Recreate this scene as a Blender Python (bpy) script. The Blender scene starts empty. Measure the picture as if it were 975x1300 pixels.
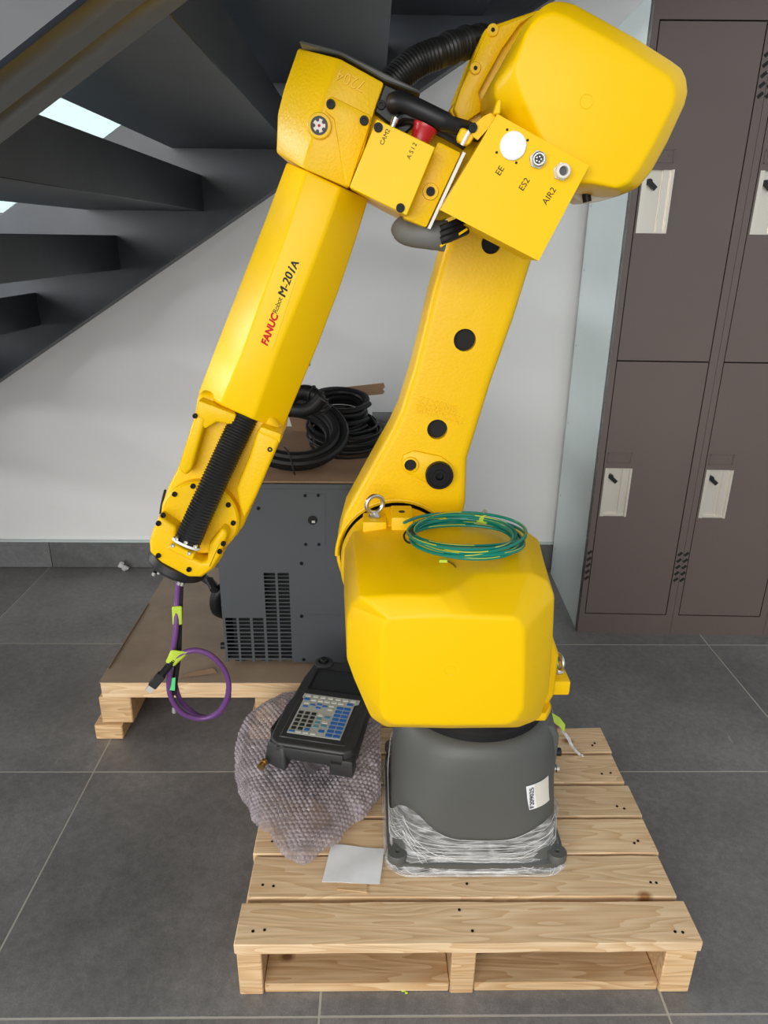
import bpy, bmesh, math, random
from mathutils import Vector, Matrix, noise
random.seed(7)
R = math.radians
scene = bpy.context.scene
col = scene.collection

# ------------------------------------------------------------------ camera, sky, lights, exposure
cd = bpy.data.cameras.new('camera')
cd.sensor_fit = 'VERTICAL'; cd.sensor_height = 36.0; cd.lens = 907 / 1300 * 36.0
cd.clip_start = .02; cd.clip_end = 200
cam = bpy.data.objects.new('camera', cd); col.objects.link(cam)
PITCH, YAW, ROLL = R(20.9), R(1.07), R(0.7)
fw = Vector((math.sin(YAW)*math.cos(PITCH), math.cos(YAW)*math.cos(PITCH), -math.sin(PITCH)))
rt = Vector((math.cos(YAW), -math.sin(YAW), 0)); up = rt.cross(fw)
rt2 = rt*math.cos(ROLL) + up*math.sin(ROLL); up2 = up*math.cos(ROLL) - rt*math.sin(ROLL)
m3 = Matrix((rt2, up2, -fw)).transposed()
cam.matrix_world = Matrix.Translation((0, 0, 1.24)) @ m3.to_4x4()
scene.camera = cam

wd = bpy.data.worlds.new('overcast_sky'); scene.world = wd; wd.use_nodes = True
bg = wd.node_tree.nodes['Background']
bg.inputs[0].default_value = (.90, .96, 1.0, 1); bg.inputs[1].default_value = .56

def area(name, loc, target, sx, sy, energy, colr):
    l = bpy.data.lights.new(name, 'AREA'); l.shape = 'RECTANGLE'; l.size = sx; l.size_y = sy
    l.energy = energy; l.color = colr
    o = bpy.data.objects.new(name, l); col.objects.link(o); o.location = loc
    o.rotation_euler = (Vector(target) - Vector(loc)).to_track_quat('-Z', 'Y').to_euler()
    return o
area('glass_frontage_light', (-1.9, -5.2, 2.2), (0.1, 1.6, 1.0), 6.0, 3.6, 335, (1, .975, .94))
area('upper_window_light', (-1.2, 2.9, 3.4), (-.6, 1.6, 1.5), 1.8, 1.2, 90, (.9, .97, 1))
area('side_glazing_light', (-4.3, 1.5, 1.9), (0, 1.4, 1.0), 2.4, 1.7, 330, (.97, .99, 1))

vs = scene.view_settings
vs.view_transform = 'Standard'; vs.look = 'None'; vs.gamma = 1; vs.use_curve_mapping = False
vs.exposure = 0.24

# ------------------------------------------------------------------ materials
def srgb(r, g, b):
    f = lambda c: (c/255/12.92) if c/255 <= .04045 else ((c/255+.055)/1.055)**2.4
    return (f(r), f(g), f(b), 1)

def mat(name, c, rough=.5, metal=0, var=0, vscale=6, bump=0, bscale=200, coat=0, spec=.5, stretch=None, dark=None, alpha=None, transm=0, rand=0):
    """principled material; var = noise variation of brightness, bump = fine relief"""
    m = bpy.data.materials.new(name); m.use_nodes = True
    nt = m.node_tree; N = nt.nodes; L = nt.links
    b = N['Principled BSDF']
    b.inputs['Base Color'].default_value = c
    b.inputs['Roughness'].default_value = rough; b.inputs['Metallic'].default_value = metal
    b.inputs['Coat Weight'].default_value = coat; b.inputs['Specular IOR Level'].default_value = spec
    if transm: b.inputs['Transmission Weight'].default_value = transm
    if alpha is not None: b.inputs['Alpha'].default_value = alpha
    tc = N.new('ShaderNodeTexCoord')
    src = tc.outputs['Object']
    if stretch:
        mp = N.new('ShaderNodeMapping'); mp.inputs['Scale'].default_value = stretch
        L.new(src, mp.inputs[0]); src = mp.outputs[0]
    if var:
        n = N.new('ShaderNodeTexNoise'); n.inputs['Scale'].default_value = vscale
        n.inputs['Detail'].default_value = 6; n.inputs['Roughness'].default_value = .6
        L.new(src, n.inputs['Vector'])
        rp = N.new('ShaderNodeValToRGB')
        d = dark or tuple(x*(1-var) for x in c[:3]) + (1,)
        rp.color_ramp.elements[0].position = .3; rp.color_ramp.elements[0].color = d
        rp.color_ramp.elements[1].position = .7; rp.color_ramp.elements[1].color = tuple(min(1, x*(1+var*.5)) for x in c[:3]) + (1,)
        L.new(n.outputs['Fac'], rp.inputs[0])
        out = rp.outputs[0]
        if rand:
            oi = N.new('ShaderNodeObjectInfo'); mr = N.new('ShaderNodeMapRange')
            mr.inputs['To Min'].default_value = 1-rand; mr.inputs['To Max'].default_value = 1+rand
            L.new(oi.outputs['Random'], mr.inputs[0])
            hs = N.new('ShaderNodeHueSaturation'); L.new(out, hs.inputs['Color']); L.new(mr.outputs[0], hs.inputs['Value'])
            out = hs.outputs[0]
        L.new(out, b.inputs['Base Color'])
    if bump:
        n2 = N.new('ShaderNodeTexNoise'); n2.inputs['Scale'].default_value = bscale; n2.inputs['Detail'].default_value = 3
        L.new(src, n2.inputs['Vector'])
        bp = N.new('ShaderNodeBump'); bp.inputs['Strength'].default_value = bump; bp.inputs['Distance'].default_value = .002
        L.new(n2.outputs['Fac'], bp.inputs['Height']); L.new(bp.outputs[0], b.inputs['Normal'])
    return m

def stone_mat(name, c, rand):
    m = bpy.data.materials.new(name); m.use_nodes = True
    nt = m.node_tree; N = nt.nodes; L = nt.links; b = N['Principled BSDF']
    b.inputs['Roughness'].default_value = .4
    tc = N.new('ShaderNodeTexCoord'); oi = N.new('ShaderNodeObjectInfo')
    mu = N.new('ShaderNodeMath'); mu.operation = 'MULTIPLY'; mu.inputs[1].default_value = 23; L.new(oi.outputs['Random'], mu.inputs[0])
    ad = N.new('ShaderNodeVectorMath'); L.new(tc.outputs['Object'], ad.inputs[0]); L.new(mu.outputs[0], ad.inputs[1])
    col_ = None
    for sc, lo, hi, p0, p1 in ((3.2, .74, 1.16, .34, .68), (60, .86, 1.10, .35, .65), (420, .78, 1.16, .3, .7)):
        n = N.new('ShaderNodeTexNoise'); n.inputs['Scale'].default_value = sc; n.inputs['Detail'].default_value = 5; n.inputs['Roughness'].default_value = .62
        L.new(ad.outputs[0], n.inputs['Vector'])
        mr = N.new('ShaderNodeMapRange'); mr.inputs['From Min'].default_value = p0; mr.inputs['From Max'].default_value = p1
        mr.inputs['To Min'].default_value = lo; mr.inputs['To Max'].default_value = hi; L.new(n.outputs['Fac'], mr.inputs[0])
        if col_ is None: col_ = mr.outputs[0]
        else:
            k = N.new('ShaderNodeMath'); k.operation = 'MULTIPLY'; L.new(col_, k.inputs[0]); L.new(mr.outputs[0], k.inputs[1]); col_ = k.outputs[0]
    mr = N.new('ShaderNodeMapRange'); mr.inputs['To Min'].default_value = 1-rand; mr.inputs['To Max'].default_value = 1+rand; L.new(oi.outputs['Random'], mr.inputs[0])
    k = N.new('ShaderNodeMath'); k.operation = 'MULTIPLY'; L.new(col_, k.inputs[0]); L.new(mr.outputs[0], k.inputs[1])
    # pale scuffs with a shape of their own
    mp = N.new('ShaderNodeMapping'); mp.inputs['Scale'].default_value = (30, 7, 7); mp.inputs['Rotation'].default_value = (0, 0, .5); L.new(ad.outputs[0], mp.inputs[0])
    vs_ = N.new('ShaderNodeTexNoise'); vs_.inputs['Scale'].default_value = 1.6; vs_.inputs['Detail'].default_value = 3; L.new(mp.outputs[0], vs_.inputs['Vector'])
    sr = N.new('ShaderNodeMapRange'); sr.inputs['From Min'].default_value = .73; sr.inputs['From Max'].default_value = .78; sr.inputs['To Max'].default_value = .28; L.new(vs_.outputs['Fac'], sr.inputs[0])
    vm = N.new('ShaderNodeVectorMath'); vm.operation = 'SCALE'; vm.inputs[0].default_value = c[:3]; L.new(k.outputs[0], vm.inputs['Scale'])
    mx = N.new('ShaderNodeMixRGB'); mx.inputs[2].default_value = (.5, .5, .5, 1); L.new(sr.outputs[0], mx.inputs[0]); L.new(vm.outputs[0], mx.inputs[1])
    L.new(mx.outputs[0], b.inputs['Base Color'])
    n2 = N.new('ShaderNodeTexNoise'); n2.inputs['Scale'].default_value = 160; n2.inputs['Detail'].default_value = 4; L.new(ad.outputs[0], n2.inputs['Vector'])
    bp = N.new('ShaderNodeBump'); bp.inputs['Strength'].default_value = .18; bp.inputs['Distance'].default_value = .002
    L.new(n2.outputs['Fac'], bp.inputs['Height']); L.new(bp.outputs[0], b.inputs['Normal'])
    return m

YEL = (.88, .545, .0005, 1)
M = {}
M['yellow'] = mat('yellow_gloss_paint', YEL, .34, spec=.22, bump=.02, bscale=120)
M['cast'] = mat('yellow_cast_paint', (.84, .51, .0008, 1), .36, spec=.25, bump=.25, bscale=230)
M['base'] = mat('charcoal_cast_paint', srgb(84, 85, 82), .5, bump=.12, bscale=300)
M['ctrl'] = mat('grey_powder_coat', srgb(72, 76, 80), .45, bump=.08, bscale=500)
M['black'] = mat('black_rubber', (.010, .010, .011, 1), .45, spec=.35)
M['bolt'] = mat('black_oxide_bolt', (.008, .008, .009, 1), .45, spec=.18)
M['void'] = mat('dark_interior', (.006, .006, .006, 1), .8)  # near-black painted for shade in holes, slots and gaps; ties too
M['steel'] = mat('bright_steel', (.62, .61, .58, 1), .28, metal=1)
M['dull'] = mat('dull_zinc', (.5, .5, .47, 1), .5, metal=.8)
M['brass'] = mat('brass', (.65, .45, .2, 1), .35, metal=1)
M['white'] = mat('white_plastic', (.85, .85, .83, 1), .4)
M['cream'] = mat('cream_metal', (.72, .68, .60, 1), .4)
M['red'] = mat('red_plastic', (.42, .008, .015, 1), .35)
M['ink'] = mat('black_ink', (.012, .012, .01, 1), .5, spec=.2)
M['redink'] = mat('red_ink', (.52, .004, .008, 1), .5, spec=.2)
M['wall'] = mat('white_wall_paint', (.88, .875, .87, 1), .7, var=.03, vscale=1.2)
M['grout'] = mat('grout', srgb(176, 170, 158), .85)
M['tile'] = stone_mat('grey_stone_tile', srgb(124, 122, 121), .09)
M['skirt'] = stone_mat('dark_stone_skirting', srgb(112, 112, 113), .2)
M['stair'] = mat('black_stair_paint', srgb(40, 45, 52), .38, var=.4, vscale=6, bump=.1, bscale=60)
M['locker'] = mat('brown_locker_paint', srgb(96, 84, 80), .42, var=.05, vscale=3, bump=.05, bscale=400)
M['lockside'] = mat('pale_locker_side', srgb(206, 218, 217), .4, var=.05, vscale=2)
M['tray'] = mat('locker_pull_tray', (.70, .66, .58, 1), .3, metal=.5)
M['card'] = mat('brown_cardboard', srgb(158, 126, 98), .8, var=.12, vscale=9)
M['ply'] = mat('brown_faced_board', srgb(156, 136, 114), .5, var=.25, vscale=7)
M['green'] = mat('green_wire', srgb(0, 122, 104), .3)
M['stripe'] = mat('yellow_stripe', srgb(190, 190, 40), .4)
M['purple'] = mat('purple_cable', srgb(104, 62, 122), .38)
M['tape'] = mat('lime_tape', srgb(190, 214, 70), .5, var=.12, vscale=40)
M['tape2'] = mat('green_tape', srgb(90, 205, 130), .5)
M['paper'] = mat('white_paper', srgb(240, 241, 243), .6, var=.05, vscale=30)
M['panel'] = mat('keypad_panel', srgb(176, 178, 170), .5)
M['blue'] = mat('blue_key', srgb(46, 104, 176), .5)
M['teal'] = mat('teal_key', srgb(92, 142, 160), .5)
M['kblack'] = mat('black_key', srgb(38, 40, 42), .5)
M['klight'] = mat('light_key', srgb(200, 202, 194), .5)
M['pend'] = mat('charcoal_plastic', (.030, .031, .032, 1), .42, bump=.1, bscale=500)
M['grey'] = mat('grey_fabric_boot', srgb(104, 104, 100), .6, bump=.2, bscale=90)
M['sticker'] = mat('yellow_sticker', (.88, .555, .001, 1), .34, spec=.25)
M['pipe'] = mat('ribbed_hose', (.014, .014, .014, 1), .42)

def wood_mat(name, c1, c2, c3):
    m = bpy.data.materials.new(name); m.use_nodes = True
    nt = m.node_tree; N = nt.nodes; L = nt.links; b = N['Principled BSDF']
    b.inputs['Roughness'].default_value = .62; b.inputs['Specular IOR Level'].default_value = .3
    tc = N.new('ShaderNodeTexCoord'); oi = N.new('ShaderNodeObjectInfo')
    mu = N.new('ShaderNodeMath'); mu.operation = 'MULTIPLY'; mu.inputs[1].default_value = 7.3; L.new(oi.outputs['Random'], mu.inputs[0])
    ad = N.new('ShaderNodeVectorMath'); ad.operation = 'ADD'; L.new(tc.outputs['Object'], ad.inputs[0]); L.new(mu.outputs[0], ad.inputs[1])
    # plain-sawn grain: long bands warped by a low noise, rings round the knots
    mp = N.new('ShaderNodeMapping'); mp.inputs['Scale'].default_value = (1.6, 14, 14); L.new(ad.outputs[0], mp.inputs[0])
    n1 = N.new('ShaderNodeTexNoise'); n1.inputs['Scale'].default_value = 1.3; n1.inputs['Detail'].default_value = 2; L.new(mp.outputs[0], n1.inputs['Vector'])
    m8 = N.new('ShaderNodeMath'); m8.operation = 'MULTIPLY'; m8.inputs[1].default_value = 13; L.new(n1.outputs['Fac'], m8.inputs[0])
    fr = N.new('ShaderNodeMath'); fr.operation = 'FRACT'; L.new(m8.outputs[0], fr.inputs[0])
    rp = N.new('ShaderNodeValToRGB'); rp.color_ramp.elements[0].color = c1; rp.color_ramp.elements[1].color = c2
    rp.color_ramp.elements[0].position = .2; rp.color_ramp.elements[1].position = .95
    L.new(fr.outputs[0], rp.inputs[0])
    mp2 = N.new('ShaderNodeMapping'); mp2.inputs['Scale'].default_value = (5, 160, 160); L.new(ad.outputs[0], mp2.inputs[0])
    n2 = N.new('ShaderNodeTexNoise'); n2.inputs['Scale'].default_value = 1; n2.inputs['Detail'].default_value = 4; L.new(mp2.outputs[0], n2.inputs['Vector'])
    mx = N.new('ShaderNodeMixRGB'); mx.blend_type = 'MULTIPLY'; mx.inputs[0].default_value = .5
    rp2 = N.new('ShaderNodeValToRGB'); rp2.color_ramp.elements[0].color = (.62, .58, .54, 1); rp2.color_ramp.elements[1].color = (1, 1, 1, 1)
    rp2.color_ramp.elements[0].position = .3; rp2.color_ramp.elements[1].position = .6
    L.new(n2.outputs['Fac'], rp2.inputs[0]); L.new(rp.outputs[0], mx.inputs[1]); L.new(rp2.outputs[0], mx.inputs[2])
    # knots
    vo = N.new('ShaderNodeTexVoronoi'); vo.voronoi_dimensions = '2D'; vo.inputs['Scale'].default_value = 4.2; vo.inputs['Randomness'].default_value = 1
    mpk = N.new('ShaderNodeMapping'); mpk.inputs['Scale'].default_value = (.75, 1, 1); L.new(ad.outputs[0], mpk.inputs[0]); L.new(mpk.outputs[0], vo.inputs['Vector'])
    rk = N.new('ShaderNodeValToRGB'); rk.color_ramp.elements[0].position = .02; rk.color_ramp.elements[0].color = (1, 1, 1, 1)
    rk.color_ramp.elements[1].position = .055; rk.color_ramp.elements[1].color = (0, 0, 0, 1)
    L.new(vo.outputs['Distance'], rk.inputs[0])
    mk = N.new('ShaderNodeMixRGB'); mk.inputs[2].default_value = c3; L.new(rk.outputs[0], mk.inputs[0]); L.new(mx.outputs[0], mk.inputs[1])
    hs = N.new('ShaderNodeHueSaturation'); mr = N.new('ShaderNodeMapRange'); mr.inputs['To Min'].default_value = .88; mr.inputs['To Max'].default_value = 1.06
    L.new(oi.outputs['Random'], mr.inputs[0]); L.new(mr.outputs[0], hs.inputs['Value']); L.new(mk.outputs[0], hs.inputs['Color'])
    L.new(hs.outputs[0], b.inputs['Base Color'])
    bp = N.new('ShaderNodeBump'); bp.inputs['Strength'].default_value = .25; bp.inputs['Distance'].default_value = .002
    L.new(n2.outputs['Fac'], bp.inputs['Height']); L.new(bp.outputs[0], b.inputs['Normal'])
    return m
M['pine'] = wood_mat('pine_planks', srgb(234, 204, 164), srgb(217, 180, 136), srgb(150, 104, 64))
M['rough_pine'] = wood_mat('rough_pine', srgb(224, 190, 146), srgb(203, 162, 114), srgb(130, 90, 58))

def film_mat(name, colr, lo, hi, scale, stretch, rough=.25):
    """clear plastic film: see-through, whiter where it is folded"""
    m = bpy.data.materials.new(name); m.use_nodes = True
    nt = m.node_tree; N = nt.nodes; L = nt.links; b = N['Principled BSDF']
    b.inputs['Base Color'].default_value = colr; b.inputs['Roughness'].default_value = rough
    tc = N.new('ShaderNodeTexCoord'); mp = N.new('ShaderNodeMapping'); mp.inputs['Scale'].default_value = stretch
    mp.inputs['Rotation'].default_value = (0, R(12), 0)
    L.new(tc.outputs['Object'], mp.inputs[0])
    n = N.new('ShaderNodeTexNoise'); n.inputs['Scale'].default_value = scale; n.inputs['Detail'].default_value = 5
    n.inputs['Distortion'].default_value = .6; L.new(mp.outputs[0], n.inputs['Vector'])
    mr = N.new('ShaderNodeMapRange'); mr.inputs['From Min'].default_value = .38; mr.inputs['From Max'].default_value = .72
    mr.inputs['To Min'].default_value = lo; mr.inputs['To Max'].default_value = hi
    L.new(n.outputs['Fac'], mr.inputs[0]); L.new(mr.outputs[0], b.inputs['Alpha'])
    bp = N.new('ShaderNodeBump'); bp.inputs['Strength'].default_value = .5; bp.inputs['Distance'].default_value = .004
    L.new(n.outputs['Fac'], bp.inputs['Height']); L.new(bp.outputs[0], b.inputs['Normal'])
    return m
M['film'] = film_mat('stretch_film', (.85, .86, .88, 1), .06, .55, 30, (1, 1, 3))
M['wrap'] = film_mat('bubble_film', (.48, .42, .45, 1), .34, .74, 22, (1, 1, 1), .07)
M['strand'] = film_mat('clear_plastic', (.8, .8, .8, 1), .4, .9, 60, (1, 1, 1))
g = bpy.data.materials.new('window_glass'); g.use_nodes = True
_n = g.node_tree.nodes; _n.remove(_n['Principled BSDF'])
_t = _n.new('ShaderNodeBsdfTransparent'); _t.inputs[0].default_value = (.80, .98, .96, 1)
_g = _n.new('ShaderNodeBsdfGlossy'); _g.inputs['Roughness'].default_value = .02
_m = _n.new('ShaderNodeMixShader'); _m.inputs[0].default_value = .06
g.node_tree.links.new(_t.outputs[0], _m.inputs[1]); g.node_tree.links.new(_g.outputs[0], _m.inputs[2])
g.node_tree.links.new(_m.outputs[0], _n['Material Output'].inputs[0]); M['glass'] = g

# ------------------------------------------------------------------ building helpers
WL = {}          # world location of every thing/part built in room coordinates

class MB:
    def __init__(self): self.bm = bmesh.new()
    def _mk(self, vs, fs, mtx=None):
        if mtx is not None: vs = [mtx @ Vector(v) for v in vs]
        b = [self.bm.verts.new(v) for v in vs]
        for f in fs:
            try: self.bm.faces.new([b[i] for i in f])
            except ValueError: pass
        return self
    def box(self, x0, x1, y0, y1, z0, z1, mtx=None):
        v = [(x0,y0,z0),(x1,y0,z0),(x1,y1,z0),(x0,y1,z0),(x0,y0,z1),(x1,y0,z1),(x1,y1,z1),(x0,y1,z1)]
        return self._mk(v, [(0,3,2,1),(4,5,6,7),(0,1,5,4),(1,2,6,5),(2,3,7,6),(3,0,4,7)], mtx)
    def rings(self, rings, cap0=True, cap1=True, closed=True, mtx=None):
        """loft through rings of equal vertex count"""
        n = len(rings[0]); vs = [p for r in rings for p in r]; fs = []
        for i in range(len(rings)-1):
            for j in range(n if closed else n-1):
                a = i*n+j; b2 = i*n+(j+1) % n
                fs.append((a, b2, b2+n, a+n))
        if cap0: fs.append(tuple(range(n-1, -1, -1)))
        if cap1: fs.append(tuple((len(rings)-1)*n+j for j in range(n)))
        return self._mk(vs, fs, mtx)
    def prism(self, poly, y0, y1, mtx=None):        # outline in XZ, extruded along Y
        return self.rings([[(x, y0, z) for x, z in poly], [(x, y1, z) for x, z in poly]], mtx=mtx)
    def prismz(self, poly, z0, z1, mtx=None):
        return self.rings([[(x, y, z0) for x, y in poly], [(x, y, z1) for x, y in poly]], mtx=mtx)
    def cyl(self, p0, p1, r0, r1=None, n=24, cap=True, mtx=None):
        r1 = r0 if r1 is None else r1
        p0 = Vector(p0); p1 = Vector(p1); d = (p1-p0).normalized()
        a = d.orthogonal().normalized(); b = d.cross(a)
        rr = [[p + (a*math.cos(2*math.pi*k/n) + b*math.sin(2*math.pi*k/n))*r for k in range(n)] for p, r in ((p0, r0), (p1, r1))]
        return self.rings(rr, cap, cap, mtx=mtx)
    def lathe(self, p0, axis, prof, n=28, mtx=None):
        """profile = [(distance along axis, radius)]"""
        p0 = Vector(p0); d = Vector(axis).normalized(); a = d.orthogonal().normalized(); b = d.cross(a)
        rr = [[p0 + d*t + (a*math.cos(2*math.pi*k/n) + b*math.sin(2*math.pi*k/n))*r for k in range(n)] for t, r in prof]
        return self.rings(rr, mtx=mtx)
    def tube(self, pts, r, n=8, closed=False, ribs=None, mtx=None):
        pts = [Vector(p) for p in pts]; N = len(pts); rr = []; prev = None
        for i, p in enumerate(pts):
            q0 = pts[(i-1) % N] if (closed or i > 0) else p
            q1 = pts[(i+1) % N] if (closed or i < N-1) else p
            t = (q1-q0).normalized()
            if prev is None: a = t.orthogonal().normalized()
            else:
                a = prev - t*prev.dot(t)
                a = a.normalized() if a.length > 1e-6 else t.orthogonal().normalized()
            prev = a; b = t.cross(a)
            rad = r[i] if isinstance(r, (list, tuple)) else r
            if ribs: rad *= ribs[i % len(ribs)]
            rr.append([p + (a*math.cos(2*math.pi*k/n) + b*math.sin(2*math.pi*k/n))*rad for k in range(n)])
        if closed: rr.append(rr[0])
        return self.rings(rr, not closed, not closed, mtx=mtx)
    def torus(self, c, axis, Rm, r, n=32, k=10, mtx=None):
        c = Vector(c); d = Vector(axis).normalized(); a = d.orthogonal().normalized(); b = d.cross(a)
        return self.tube([c + (a*math.cos(2*math.pi*i/n) + b*math.sin(2*math.pi*i/n))*Rm for i in range(n)], r, k, True, mtx=mtx)
    def bevel(self, off, seg=2, ang=25):
        bm = self.bm; bmesh.ops.remove_doubles(bm, verts=bm.verts, dist=1e-6)
        bmesh.ops.recalc_face_normals(bm, faces=bm.faces)
        es = [e for e in bm.edges if len(e.link_faces) == 2 and e.calc_face_angle(0) > R(ang)]
        bmesh.ops.bevel(bm, geom=es, offset=off, segments=seg, profile=.5, affect='EDGES', clamp_overlap=True)
        return self
    def done(self, name, m, parent=None, local=False, smooth=38, recalc=True):
        bm = self.bm
        bmesh.ops.remove_doubles(bm, verts=bm.verts, dist=1e-6)
        if recalc: bmesh.ops.recalc_face_normals(bm, faces=bm.faces)
        if parent is not None and not local: off = WL[parent.name]
        elif parent is None and not local:
            xs = [v.co for v in bm.verts]
            off = Vector(((min(v.x for v in xs)+max(v.x for v in xs))/2, (min(v.y for v in xs)+max(v.y for v in xs))/2, min(v.z for v in xs)))
        else: off = Vector((0, 0, 0))
        if off.length: bmesh.ops.translate(bm, verts=bm.verts, vec=-off)
        me = bpy.data.meshes.new(name); bm.to_mesh(me); bm.free()
        if smooth:
            for p in me.polygons: p.use_smooth = True
            me.set_sharp_from_angle(angle=R(smooth))
        mm = M[m] if isinstance(m, str) else m
        me.materials.append(mm)
        o = bpy.data.objects.new(name, me); col.objects.link(o)
        if parent is not None: o.parent = parent; WL[o.name] = WL.get(parent.name, Vector((0, 0, 0)))
        else: o.location = off; WL[o.name] = off.copy()
        return o

def cut(o, cutter):
    """boolean difference with a bmesh cutter given in the same coordinates as the part"""
    bm = cutter.bm; bmesh.ops.recalc_face_normals(bm, faces=bm.faces)
    off = WL[o.name]; bmesh.ops.translate(bm, verts=bm.verts, vec=-off)
    me = bpy.data.meshes.new('cut'); bm.to_mesh(me); bm.free()
    c = bpy.data.objects.new('cut', me); col.objects.link(c); c.parent = o.parent
    if o.parent is None: c.location = o.location
    md = o.modifiers.new('b', 'BOOLEAN'); md.object = c; md.operation = 'DIFFERENCE'; md.solver = 'EXACT'
    dg = bpy.context.evaluated_depsgraph_get(); dg.update()
    nm = bpy.data.meshes.new_from_object(o.evaluated_get(dg))
    o.modifiers.clear(); old = o.data; o.data = nm; nm.name = old.name
    bpy.data.meshes.remove(old)
    bpy.data.objects.remove(c); bpy.data.meshes.remove(me)
    for p in nm.polygons: p.use_smooth = True
    nm.set_sharp_from_angle(angle=R(38))

def thing(name, label, cat, loc=(0, 0, 0), rz=0, group=None):
    o = bpy.data.objects.new(name, None); col.objects.link(o); o.location = loc; o.rotation_euler = (0, 0, rz)
    o.empty_display_size = .05; o['label'] = label; o['category'] = cat
    if group: o['group'] = group
    WL[o.name] = Vector(loc)
    return o
def tag(o, label, cat, group=None):
    o['label'] = label; o['category'] = cat
    if group: o['group'] = group
    return o
def struct(o): o['kind'] = 'structure'; return o
def lab(o, l): o['label'] = l; return o

def letters(name, s, m, parent, pos, ang, size, ext=.0004, shear=0, bold=0, plane='front', spacing=1, local=False, align='CENTER', mtx=None, length=None, double=0):
    cu = bpy.data.curves.new(name, 'FONT'); cu.body = s; cu.size = size; cu.extrude = ext; cu.shear = shear; cu.offset = bold
    cu.align_x = align; cu.align_y = 'CENTER'; cu.space_character = spacing; cu.resolution_u = 3
    t = bpy.data.objects.new(name, cu); col.objects.link(t)
    dg = bpy.context.evaluated_depsgraph_get(); dg.update()
    me = bpy.data.meshes.new_from_object(t.evaluated_get(dg)); bpy.data.objects.remove(t); bpy.data.curves.remove(cu)
    if double:
        bm_ = bmesh.new(); bm_.from_mesh(me); bm_.from_mesh(me); bm_.verts.ensure_lookup_table(); n_ = len(bm_.verts)//2
        for v in bm_.verts[n_:]: v.co.x += double; v.co.z += .00005
        bm_.to_mesh(me); bm_.free()
    if length:
        xs_ = [v.co.x for v in me.vertices]; k_ = length/(max(xs_)-min(xs_)); me.transform(Matrix.Diagonal((k_, k_, 1, 1)))
    if mtx is None:
        c, sn = math.cos(R(ang)), math.sin(R(ang))
        mx = Matrix(((c, -sn, 0, pos[0]), (0, 0, -1, pos[1]), (sn, c, 0, pos[2]), (0, 0, 0, 1)))
    else: mx = mtx
    if not local: mx = Matrix.Translation(-WL[parent.name]) @ mx
    me.transform(mx); me.materials.clear(); me.materials.append(M[m])
    o = bpy.data.objects.new(name, me); col.objects.link(o); o.parent = parent; WL[o.name] = WL.get(parent.name, Vector())
    return o

def smooth_path(pts, n=6, closed=False):
    P = [Vector(p) for p in pts]; out = []; N = len(P)
    for i in range(N if closed else N-1):
        p0 = P[(i-1) % N] if closed or i > 0 else P[i]; p1 = P[i]; p2 = P[(i+1) % N]
        p3 = P[(i+2) % N] if closed or i < N-2 else p2
        for k in range(n):
            t = k/n
            out.append(.5*((2*p1) + (p2-p0)*t + (2*p0-5*p1+4*p2-p3)*t*t + (3*p1-p0-3*p2+p3)*t**3))
    if not closed: out.append(P[-1])
    return out

def bolt(parent, p, r, h=.006, axis=(0, -1, 0), m='bolt', name='bolt'):
    """socket-head cap screw: head with a recessed hexagon"""
    p = Vector(p); ax = Vector(axis).normalized()
    b = MB(); a = ax.orthogonal().normalized(); c = ax.cross(a)
    ring = lambda t, rr, n: [p + ax*t + (a*math.cos(2*math.pi*k/12) + c*math.sin(2*math.pi*k/12))*rr for k in range(12)]
    b.rings([ring(-.001, r, 12), ring(h*.8, r, 12), ring(h, r*.9, 12), ring(h, r*.5, 12), ring(h*.45, r*.45, 12)])
    return b.done(name, m, parent)

# ------------------------------------------------------------------ the setting: floor, wall, skirting, window
fl = struct(MB().box(-3.65, 3.5, -2.2, 2.62, -.08, -.0007).done('floor', 'grout', smooth=0))
tile_me = None
gx0, gy0, T = -.685, .832, .6
for i in range(-5, 7):
    for j in range(-5, 3):
        x = gx0 + i*T; y = gy0 + j*T
        if tile_me is None:
            b = MB().box(.0019, T-.0019, .0019, T-.0019, -.012, 0); b.bevel(.0005, 1)
            o = b.done('floor_tile', 'tile', fl, local=True); tile_me = o.data
        else:
            o = bpy.data.objects.new('floor_tile', tile_me); col.objects.link(o); o.parent = fl
        o.location = Vector((x, y, 0)) - WL['floor']
wx0, wx1, wz0, wz1 = -2.6, -.62, 1.28, 2.9          # window opening above the stair
b = MB(); YW = 2.62
b.box(-3.65, wx0, YW, YW+.15, -.08, 3.6).box(wx1, 3.5, YW, YW+.15, -.08, 3.6).box(wx0, wx1, YW, YW+.15, -.08, wz0).box(wx0, wx1, YW, YW+.15, wz1, 3.6)
wall = struct(b.done('wall_back', 'wall', smooth=0))
wn = bpy.data.objects.new('window_1', None); col.objects.link(wn); wn.location = ((wx0+wx1)/2, YW+.08, wz0); wn['kind'] = 'structure'; WL[wn.name] = Vector(wn.location)
b = MB(); b.box(wx0, wx1, YW+.06, YW+.1, wz0, wz0+.03).box(wx0, wx1, YW+.06, YW+.1, wz1-.03, wz1).box(wx0, wx0+.03, YW+.06, YW+.1, wz0, wz1).box(wx1-.03, wx1, YW+.06, YW+.1, wz0, wz1).box(-1.63, -1.59, YW+.06, YW+.1, wz0, wz1)
b.done('window_frame', 'stair', wn)
for x0, x1 in ((wx0+.03, -1.63), (-1.59, wx1-.03)):
    MB().box(x0, x1, YW+.076, YW+.082, wz0+.03, wz1-.03).done('pane', 'glass', wn)
bb = struct(MB().box(-3.65, 3.5, YW-.004, YW, 0, .108).done('baseboard_back', 'grout', smooth=0))
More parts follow.
